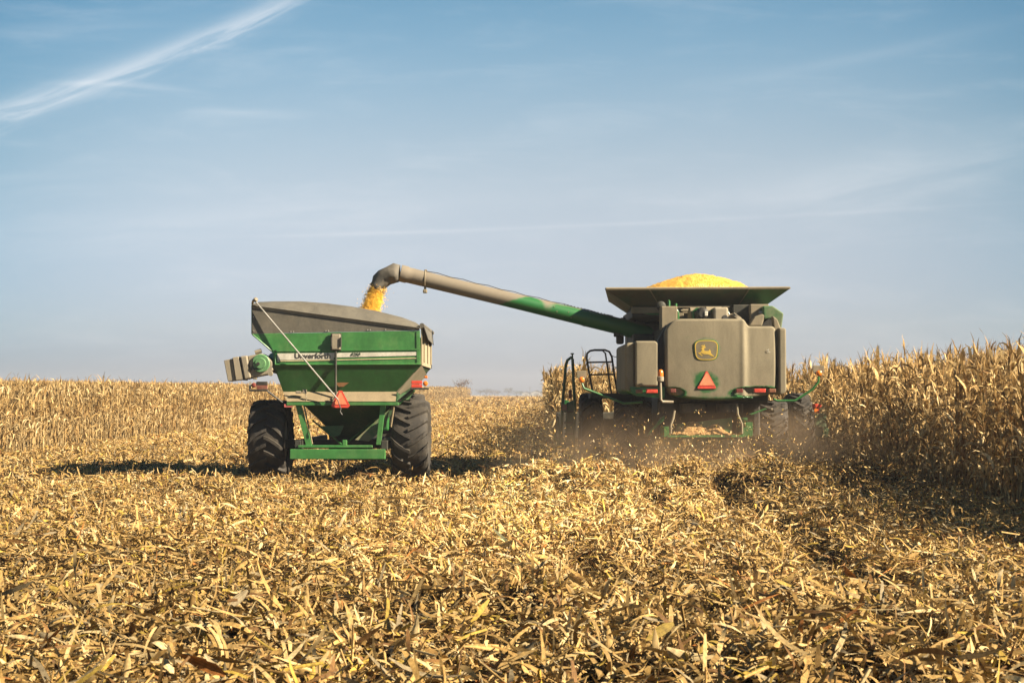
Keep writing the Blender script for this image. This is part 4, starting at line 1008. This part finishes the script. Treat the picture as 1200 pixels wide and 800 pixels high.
pa = [(468, 320.5, .205), (462, 320, .215), (456, 321.5, .215), (450.5, 325, .205), (446, 330, .20), (443, 335, .185), (440.5, 338.5, .20)]
pts = [P3(x, y, 33.45) for x, y, r in pa]; b.tube(pts, [r for *_, r in pa], 28, cap=False)
nb = np.array(b.v); k_ = np.arange(len(nb)) // 28
dz = (vn(nb[:, 0] / .09 + nb[:, 1] / .13, nb[:, 2] / .10, 50) - .5) * .075 * (k_ > 0)
cen = np.array([tuple(pts[i]) for i in k_]); dirv = nb - cen; dirv /= np.linalg.norm(dirv, axis=1)[:, None]
nb = nb + dirv * dz[:, None]; last = k_ == 6
nb[last, 2] += -(nb[last, 0] - pts[6].x) * 0.35 * 0 + 0; lo = (k_ >= 5)
nb[lo, 0] -= np.clip(nb[lo, 2] - pts[5].z + .12, 0, .3) * -.0
b.v = [tuple(p) for p in nb]
boot = b.build('rubber_spout', M['rubberboot'], tube)
sol = boot.modifiers.new('thick', 'SOLIDIFY'); sol.thickness = .012
b = MB()
ringp = lambda t, r, n=20: [al(t) + Vector((0, math.cos(a) * r, math.sin(a) * r)) for a in np.linspace(0, 2 * math.pi, n)]
b.tube(ringp(.905, .192), .014, 6); b.tube([al(.905) + Vector((0, -.05, -.19)), al(.905) + Vector((0, -.05, -.30))], .03, 6); b.box(al(.905) + Vector((0, -.05, -.29)), (.10, .10, .09), bev=.02); b.box(al(.90) + Vector((-.02, 0, .21)), (.07, .06, .05))
b.build('tube_clamp', M['dusty'], tube)
b = MB(); b.tube([al(t) + Vector((0, -.03, .19 + (.025 if i_ % 2 else .0))) for i_, t in enumerate(np.linspace(.905, .18, 16))], .009, 5); b.build('wire', M['black'], tube)
for k in range(14): b = MB(); b.box(al(.20 + k * .013) + Vector((0, -.02, .205)), (.03, .05, .03), bev=.006); b.build('cable_clip', M['dark'], tube)
for t_ in (.05, .10, .14): b = MB(); b.box(al(t_) + Vector((0, -.02, .21)), (.12, .06, .04), bev=.006); b.build('cable_clip', M['dark'], tube)
for t_, s_ in ((.165, (.16, .08, .10)),): b = MB(); b.box(al(t_) + Vector((0, -.05, -.22)), s_, bev=.02); b.build('lug', M['dark'], tube)
for t_ in (.355, .40, .35, .41):
    pass
b = MB()
for t_, u_ in ((.355, .03), (.40, -.02), (.345, -.09), (.41, .08)): b.lathe(al(t_) + Vector((0, -.185, u_)), (0, -1, 0), [(0, .014), (.012, .01)], 8)
b.build('bolts', M['dusty'], tube)
b = MB(); b.box(P3(726.5, 397.5, 34.6), (.19, .12, .24), bev=.05, seg=3); b.tube([P3(727, 392, 34.7), P3(733, 384, 34.9)], .02, 6); b.build('rear_view_mirror', M['black'], cb)
# beacon and marker arms
b = MB(); b.tube([q(789, 470.8, 30.9), q(776.5, 470.4, 30.85), q(774.4, 468, 30.83), q(773.8, 446, 30.83)], .028, 8); o = b.build('beacon_post', M['grey'], cb)
b = MB(); b.lathe(q(773.9, 441.5, 30.83), (0, 0, 1), [(-.10, .055), (-.09, .075), (.0, .078), (.01, .065)], 18); b.build('beacon_base', M['grey'], o)
b = MB(); b.lathe(q(773.9, 437.5, 30.83), (0, 0, 1), [(-.06, .062), (.0, .066), (.06, .055), (.085, .03)], 18); b.build('amber_lamp', M['amber'], o)
for pts, pan, lt_, D in (([(753, 471), (731, 472.4), (684.5, 455), (682, 449)], (681.6, 439.5, .21, .20), (681.5, 444.8), 31.3), ([(906, 467), (911, 469.5), (932, 469.2), (952, 456), (959, 447), (959.2, 441)], (959.3, 433.5, .25, .20), (959.5, 437.2), 31.3)):
    b = MB(); b.tube([P3(x, y, D) for x, y in pts], .026, 8); o = b.build('marker_arm', M['green'], cb)
    c_ = P3(pan[0], pan[1], D - .02); w_, h_ = pan[2] / 2, pan[3] / 2
    b = MB(); b.prism([c_ + Vector(v) for v in ((-w_, 0, h_), (w_, 0, h_), (w_, 0, -h_ * .3), (w_ * .55, 0, -h_), (-w_ * .55, 0, -h_), (-w_, 0, -h_ * .3))], (0, .03, 0), .008); b.build('marker_panel', M['dusty'], o)
    b = MB(); b.lathe(P3(lt_[0], lt_[1], D - .04), (0, -1, 0), [(0, .065), (.05, .06), (.07, .03)], 16); b.build('amber_light', M['amber'], o)
# spreader
b = MB(); Dq = 31.15
poly(b, [(778, 500), (784, 499.5), (784, 512), (778, 512)], Dq, .9, .006); poly(b, [(873, 496), (882, 494.5), (882, 511.5), (870, 511.5), (870, 501), (873, 501)], Dq, .9, .006)
poly(b, [(782, 510), (872, 509.6), (872, 512.2), (782, 512.4)], Dq - .05, .95, .008)
poly(b, [(793, 497), (826, 493), (826, 508), (793, 508)], Dq + .45, .03, .004); poly(b, [(826, 493), (858, 489), (858, 508), (826, 508)], Dq + .47, .03, .004)
poly(b, [(866, 489.5), (876, 489), (876, 500), (866, 500)], Dq + .4, .03, .004)
spd = b.build('chaff_spreader', M['green'], cb)
b = MB(); b.tube([q(790.5, 481, 31.1), q(789, 490, 31.05), q(786, 498, 31.0), q(786, 508, 31.0)], .026, 8); b.tube([q(863.5, 473, 31.1), q(864.5, 485, 31.05), q(869.5, 497, 31.0), q(869.5, 508, 31.0)], .026, 8); b.build('rod', M['dusty'], spd)
b = MB(); b.prism([q(758, 511, 31.2), q(762, 505, 31.2), q(775, 489, 31.2), q(779, 487, 31.2), q(778, 492, 31.2), q(766, 504, 31.2)], (0, .04, 0), .006); b.build('deflector_fin', M['green'], spd)
b = MB(); b.prism([q(878, 485, 31.2), q(897, 478, 31.2), q(899, 479, 31.2), q(881, 486, 31.2)], (0, .04, 0), .004); b.build('deflector_fin', M['green'], spd)
b = MB(); b.box((q(835, 0).x, 32.6, q(0, 489).z), (2.3, 1.4, .9), bev=.04); b.lathe(q(812, 478, 31.8), (0, 0, 1), [(-.1, .3), (.1, .3)], 24); b.lathe(q(855, 478, 31.8), (0, 0, 1), [(-.1, .3), (.1, .3)], 24); b.build('chopper', M['black'], cb)
# chaff lying on the tailboard
xs, ys = np.meshgrid(np.linspace(q(784, 0).x, q(869, 0).x, 90), np.linspace(31.12, 31.62, 24))
u_ = (xs - xs.min()) / (xs.max() - xs.min()); zb0 = q(0, 510).z
zz = zb0 + .02 + .26 * np.exp(-((u_ - .34) / .17) ** 2) * sst(ys, 31.1, 31.4) + .20 * np.exp(-((u_ - .66) / .10) ** 2) * sst(ys, 31.1, 31.4) + (vn(xs / .07, ys / .07, 60) - .5) * .07 + (vn(xs / .02, ys / .02, 61) - .5) * .03
V_ = np.stack([xs, ys, zz], -1).reshape(-1, 3); i = np.arange(90 * 24).reshape(24, 90)
tag(soup('chaff', V_, np.stack([i[:-1, :-1], i[:-1, 1:], i[1:, 1:], i[1:, :-1]], -1).reshape(-1, 4), M['chaff'], smooth=False), 'brown chopped chaff piled on the green tailboard behind the harvester', 'chaff', kind='stuff')
# wheels
for c_, r_, w_, s_, o_ in (((xz(734, 0, 32.6)[0], 32.9, .84), .84, .56, -.10, -1), ((xz(905, 0, 32.6)[0], 32.9, .84), .84, .66, -.16, 1)):
    wheel(cb, c_, r_, w_, steer=s_, out=o_, flip=-1, nl=18)
for px_, o_ in ((693, -1), (752, -1), (938, 1), (888, 1)):
    wheel(cb, (xz(px_, 0, 35.6)[0], 36.4, .93), .93, .55, out=o_, flip=-1, nl=22)
b = MB(); b.box((4.2, 32.9, .95), (3.0, .25, .3), bev=.03); b.build('axle', M['dark'], cb); b = MB(); b.box((4.5, 36.4, 1.0), (5.0, .35, .4), bev=.03); b.build('axle', M['dark'], cb)
# platform, handrail, stairs, cab
b = MB(); b.box((2.55, 36.0, 1.78), (1.25, 1.9, .12), bev=.01); b.box((2.9, 36.6, 1.3), (.5, 1.0, .9)); b.build('platform', M['dark'], cb)
Dh = 35.2
b = MB(); b.tube([P3(x, y, Dh) for x, y in ((695, 462), (691, 440), (687.5, 420), (688, 414), (691.5, 411), (697, 410), (709, 410), (714, 412), (717, 418), (720, 440), (724, 462))], .026, 8)
b.tube([P3(x, y, Dh + .02) for x, y in ((697, 410.3), (706, 410.4), (709.5, 414), (712.5, 436), (716.5, 461))], .022, 8)
for y_, a_, c_ in ((424.5, 689, 717.5), (439, 691, 720.5)): b.tube([P3(a_, y_, Dh), P3(c_, y_ - .6, Dh)], .022, 6)
b.box(P3(710, 462.5, Dh), (.75, .10, .08)); b.build('handrail', M['black'], cb)
b = MB()
for y_ in (416, 428): b.tube([P3(716.5, y_, Dh), P3(720, y_ + 2.2, 34.8), P3(726, y_ + 1.8, 34.3), P3(733, y_ - 3, 33.6)], .009, 5)
b.build('chain', M['black'], cb)
Ds = 35.0
b = MB(); b.tube([P3(x, y, Ds) for x, y in ((657, 523), (659.5, 470), (663, 428), (665, 422), (669.5, 418.5), (671, 421), (672, 445), (674, 480), (672, 522))], .036, 8)
b.tube([P3(671, 420, Ds), P3(670.6, 414.5, Ds)], .02, 6); b.box(P3(670.6, 414.3, Ds), (.09, .09, .03)); b.tube([P3(653.5, 488, Ds), P3(655, 500, Ds), P3(656, 524, Ds)], .03, 6)
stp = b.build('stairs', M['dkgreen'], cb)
b = MB(); poly(b, [(664, 472), (674, 468), (674, 520), (662, 524)], Ds + .1, .12, .01); b.build('stair_side', M['dkgreen'], stp)
for y_ in (482, 495, 508, 520): b = MB(); b.box(P3(666, y_, Ds + .2), (.22, .3, .04), bev=.006); b.build('tread', M['dark'], stp)
b = MB(); b.lathe(P3(668.3, 461, Ds), (0, 0, 1), [(-.12, .04), (.07, .045), (.10, .02)], 12); b.build('fire_extinguisher', M['dkred'], cb)
b = MB(); b.box(P3(661.5, 477, Ds - .02), (.12, .04, .16), bev=.01); b.build('marker_light', M['dkred'], cb)
b = MB(); b.box((4.35, 37.4, 2.75), (1.9, 1.7, 1.7), bev=.12, seg=3); b.build('cab', M['glassdark'], cb)
b = MB(); b.box((4.35, 37.3, 3.66), (2.1, 2.0, .2), bev=.08, seg=3); b.build('cab_roof', M['green'], cb)
# corn header in front
hd = MB(); hd.box((4.6, 40.3, .95), (6.7, .35, .75), bev=.03); hd.box((4.4, 39.0, 1.1), (1.4, 2.4, .8), bev=.03)
hdr = hd.build('corn_header', M['dark'], cb)
for k in range(9):
    x = 1.45 + k * .79; b = MB(); b.lathe((x, 40.6, .62), (0, 1, -.18), [(0, .28), (.5, .27), (1.1, .16), (1.7, .03)], 14); b.build('snout', M['green'], hdr)
b = MB(); poly(b, [(655, 500), (662, 468), (667, 470), (667, 505)], 40.2, .8, .01); b.build('end_shield', M['green'], hdr)
b = MB(); b.box(P3(955.5, 475, 37.6), (.31, .03, .09), bev=.008); b.box(P3(955.5, 481, 37.64), (.20, .05, .2), bev=.008); mk = b.build('marker_light', M['red'], hdr)
b = MB(); b.lathe(P3(956, 480.5, 37.55), (0, -1, 0), [(0, .055), (.04, .05)], 12); b.build('amber_light', M['amber'], mk)
b = MB(); b.box(P3(958, 492, 37.8), (.30, .8, .35), bev=.02); b.box(P3(956, 505, 38.5), (.15, 2.4, .25)); b.build('header_frame', M['dkgreen'], hdr)

# ------------------------------------------------------------ falling grain
n = 34000; t_ = rng.random(n) ** .9
top, bot = P3(441.5, 337, 33.45), P3(429, 372, 33.45)
c0 = np.array(top)[None] * (1 - t_[:, None]) + np.array(bot)[None] * t_[:, None]
c0[:, 0] += .10 * t_ * (1 - t_) * 1.2
sprd = .070 + .015 * t_
ps = c0 + rng.normal(0, 1, (n, 3)) * np.stack([sprd, sprd, sprd * .5], 1) * np.where(rng.random(n) < .03, 1.6, 1)[:, None]
s_ = rng.uniform(.006, .0105, n); oc = np.array([[1, 0, 0], [-1, 0, 0], [0, 1, 0], [0, -1, 0], [0, 0, 1.3], [0, 0, -1.3]])
V_ = (ps[:, None, :] + oc[None] * s_[:, None, None]).reshape(-1, 3)
f = np.array([[0, 2, 4], [2, 1, 4], [1, 3, 4], [3, 0, 4], [2, 0, 5], [1, 2, 5], [3, 1, 5], [0, 3, 5]])
tag(soup('falling_grain', V_, (f[None] + np.arange(n)[:, None, None] * 6).reshape(-1, 3), M['grainfall']), 'stream of yellow corn grain pouring from the rubber spout into the cart', 'grain', kind='stuff')

# ------------------------------------------------------------ flying scraps behind the harvester
bag = Bag(); n = 5200
x = rng.normal(4.1, 1.9, n); y = rng.uniform(29.0, 32.0, n) - rng.exponential(.8, n); z = ground(x, y) + rng.exponential(.33, n)
pos = np.stack([x, y, z], 1); pos = pos[(z < 1.5)]
more = np.array([tuple(P3(px_, py_, 30)) for px_, py_ in ((650, 505), (700, 500), (736, 497), (640, 520), (668, 535), (716, 530), (757, 520), (806, 556), (965, 505), (1005, 518))])
pos = np.concatenate([pos, more]); n = len(pos)
L = rng.uniform(.02, .07, n); L[-10:] = .08
V_, F, k = pieces(pos, L, L * rng.uniform(.2, .5, n), 3, 2, rng.uniform(.1, .9, n), rng.normal(0, .5, n), rng.normal(0, 1.2, n), rng.uniform(-1.5, 1.5, n), (.5, 1, .3))
bag.add(V_, F, np.clip(tones(n, k) * 1.25, 0, .85))
V_, F, T = bag.out()
tag(soup('flying_chaff', V_, F, M['residue'], T), 'scraps of leaf and chaff thrown up in the air behind the harvester', 'chaff', kind='stuff')
# dust thrown up
m, t = newmat('thrown up dust')
P = t.n('ShaderNodeNewGeometry').outputs['Position']
sx_, sy_, sz_ = t.n('ShaderNodeSeparateXYZ', {0: P}).outputs
nz = t.noise(P, .9, 4, .6, .6)
fx = t.m('MULTIPLY', t.ss(sx_, -.9, 2.0), t.ss(sx_, 9.5, 6.0)); fy = t.m('MULTIPLY', t.ss(sy_, 28.2, 30.0), t.ss(sy_, 35.5, 32.5)); fz = t.ss(sz_, 1.75, .15)
d = t.m('MULTIPLY', t.m('MULTIPLY', fx, fy), t.m('MULTIPLY', fz, t.ss(nz, .36, .70)))
vol = t.n('ShaderNodeVolumePrincipled', {'Color': (.74, .54, .34, 1), 'Density': t.m('MULTIPLY', d, .40), 'Anisotropy': .2})
t.L.new(vol.outputs[0], t.n('ShaderNodeOutputMaterial').inputs[1])
b = MB(); b.box((4.25, 32, .9), (10.6, 8.0, 1.9), bev=0)
dc = b.build('dust_cloud', m); tag(dc, 'brown dust cloud hanging low around the harvester wheels', 'dust', kind='stuff')

# ------------------------------------------------------------ far trees, shed, poles
def tree(px_, D, H, W, label, tone, seed, bare=.0):
    r = np.random.default_rng(seed); x = (px_ - 600) / FPX * D; z0 = float(ground(x, D)) - .1
    e = thing('tree', label, 'tree', (x, D, z0), 'trees along the far horizon')
    b = MB(); b.tube([(x, D, z0), (x + .1, D, z0 + H * .35), (x, D, z0 + H * .75)], [.03 * H, .02 * H, .006 * H], 7)
    for k in range(9):
        a = r.uniform(0, 6.28); h0_ = H * r.uniform(.25, .6); L_ = W * r.uniform(.3, .5)
        b.tube([(x, D, z0 + h0_), (x + math.cos(a) * L_ * .6, D + math.sin(a) * L_ * .6, z0 + h0_ + L_ * .5), (x + math.cos(a) * L_, D + math.sin(a) * L_, z0 + min(H, h0_ + L_ * 1.3))], [.012 * H, .007 * H, .002 * H], 5)
    b.build('trunk', M['timber'], e)
    nc = 14; cc = np.stack([r.normal(0, W * .20, nc), r.normal(0, W * .20, nc), H * r.uniform(.42, .88, nc)], 1)
    n_ = int(700 * (1 - bare)); ci = r.integers(0, nc, n_); ps_ = cc[ci] + r.normal(0, 1, (n_, 3)) * np.array([W * .11, W * .11, H * .075])
    ps_[:, 2] = np.clip(ps_[:, 2], H * .15, H); s1 = r.uniform(.012, .03, n_) * H
    d1 = r.normal(0, 1, (n_, 3)); d1 /= np.linalg.norm(d1, axis=1)[:, None]; d2 = np.cross(d1, r.normal(0, 1, (n_, 3))); d2 /= np.linalg.norm(d2, axis=1)[:, None]
    V_ = (ps_[:, None] + (np.array([[1, 0], [0, 1], [-1, 0], [0, -1]])[None, :, :1] * d1[:, None] + np.array([[1, 0], [0, 1], [-1, 0], [0, -1]])[None, :, 1:] * d2[:, None]) * s1[:, None, None]).reshape(-1, 3)
    V_ = V_ + np.array([x, D, z0]) - np.array([x, D, z0])
    T_ = np.repeat(np.array(tone)[None] * r.uniform(.7, 1.2, (n_, 1)), 4, 0)
    o = soup('crown', V_, np.arange(n_ * 4).reshape(-1, 4), M['treeleaf'], T_, parent=e)
brown, olive, dim = (.16, .10, .06), (.07, .075, .03), (.10, .08, .05)
for i, (px_, D, H, W, lb, tn) in enumerate((
    (539, 400, 6.2, 6.5, 'lone reddish brown tree just beyond the end of the left corn block', brown),
    (563, 1000, 9, 12, 'low grey tree at the left end of the far tree line', dim), (570, 1010, 10.5, 13, 'rounded grey tree second from the left in the far tree line', dim),
    (577, 1000, 9.5, 11, 'grey brown tree in the middle of the first far clump', brown), (583, 1020, 8, 10, 'smallest grey tree at the right end of the first far clump', dim),
    (596, 980, 11.5, 9, 'tallest upright grey tree alone between two far clumps', dim), (605, 1000, 8, 9, 'low dark tree left of the distant white shed', olive),
    (610, 1010, 7.5, 8, 'small dark tree close beside the distant white shed', olive), (641, 1050, 8, 9, 'dim tree behind the standing corn right of the white shed', dim))):
    tree(px_, D, H * (.55 if D > 500 else .88), W * (.8 if D > 500 else .9), lb, tn, 500 + i)
def shed(px_, D, w_, h_, l_, label):
    x = (px_ - 600) / FPX * D; z0 = float(ground(x, D)) - .1; e = thing('farm_shed', label, 'shed', (x, D, z0))
    b = MB(); b.prism([(x - w_ / 2, D, z0), (x + w_ / 2, D, z0), (x + w_ / 2, D, z0 + h_), (x, D, z0 + h_ * 1.45), (x - w_ / 2, D, z0 + h_)], (0, l_, 0), 0); b.build('wall', M['shedwhite'], e)
    b = MB(); b.sheet([(x - w_ * .54, D - .3, z0 + h_ * .97), (x, D - .3, z0 + h_ * 1.5), (x, D + l_ + .3, z0 + h_ * 1.5), (x - w_ * .54, D + l_ + .3, z0 + h_ * .97)], .1)
    b.sheet([(x + w_ * .54, D - .3, z0 + h_ * .97), (x, D - .3, z0 + h_ * 1.5), (x, D + l_ + .3, z0 + h_ * 1.5), (x + w_ * .54, D + l_ + .3, z0 + h_ * .97)], .1); b.build('roof', M['shedroof'], e)
    b = MB(); b.box((x, D - .06, z0 + h_ * .4), (w_ * .3, .1, h_ * .8), bev=0); b.build('door', M['shedroof'], e)
shed(629, 950, 8, 2.8, 14, 'larger distant white farm shed on the horizon left of the harvester')
shed(617, 980, 6, 2.4, 9, 'smaller distant white farm shed left of the larger one')
for px_, H, lb in ((621, 6.5, 'thin distant utility pole between the two white sheds'), (637, 7.5, 'thin distant utility pole right of the white sheds')):
    x = (px_ - 600) / FPX * 960; z0 = float(ground(x, 960)); e = thing('utility_pole', lb, 'utility pole', (x, 960, z0), 'utility poles on the horizon')
    b = MB(); b.tube([(x, 960, z0 - .3), (x, 960, z0 + H)], [.2, .14], 7); b.build('pole', M['timber'], e)
    b = MB(); b.box((x, 960, z0 + H * .92), (2.4, .15, .15), bev=0); b.build('crossarm', M['timber'], e)

# ------------------------------------------------------------ air
m, t = newmat('autumn haze')
vol = t.n('ShaderNodeVolumePrincipled', {'Color': (.80, .84, .92, 1), 'Density': .0006, 'Anisotropy': .3})
t.L.new(vol.outputs[0], t.n('ShaderNodeOutputMaterial').inputs[1])
HZ = True
if HZ:
    b = MB(); b.box((0, 650, 8.5), (2400, 1500, 25), bev=0); hz = b.build('haze', m); tag(hz, 'pale haze in the far air', kind='stuff')
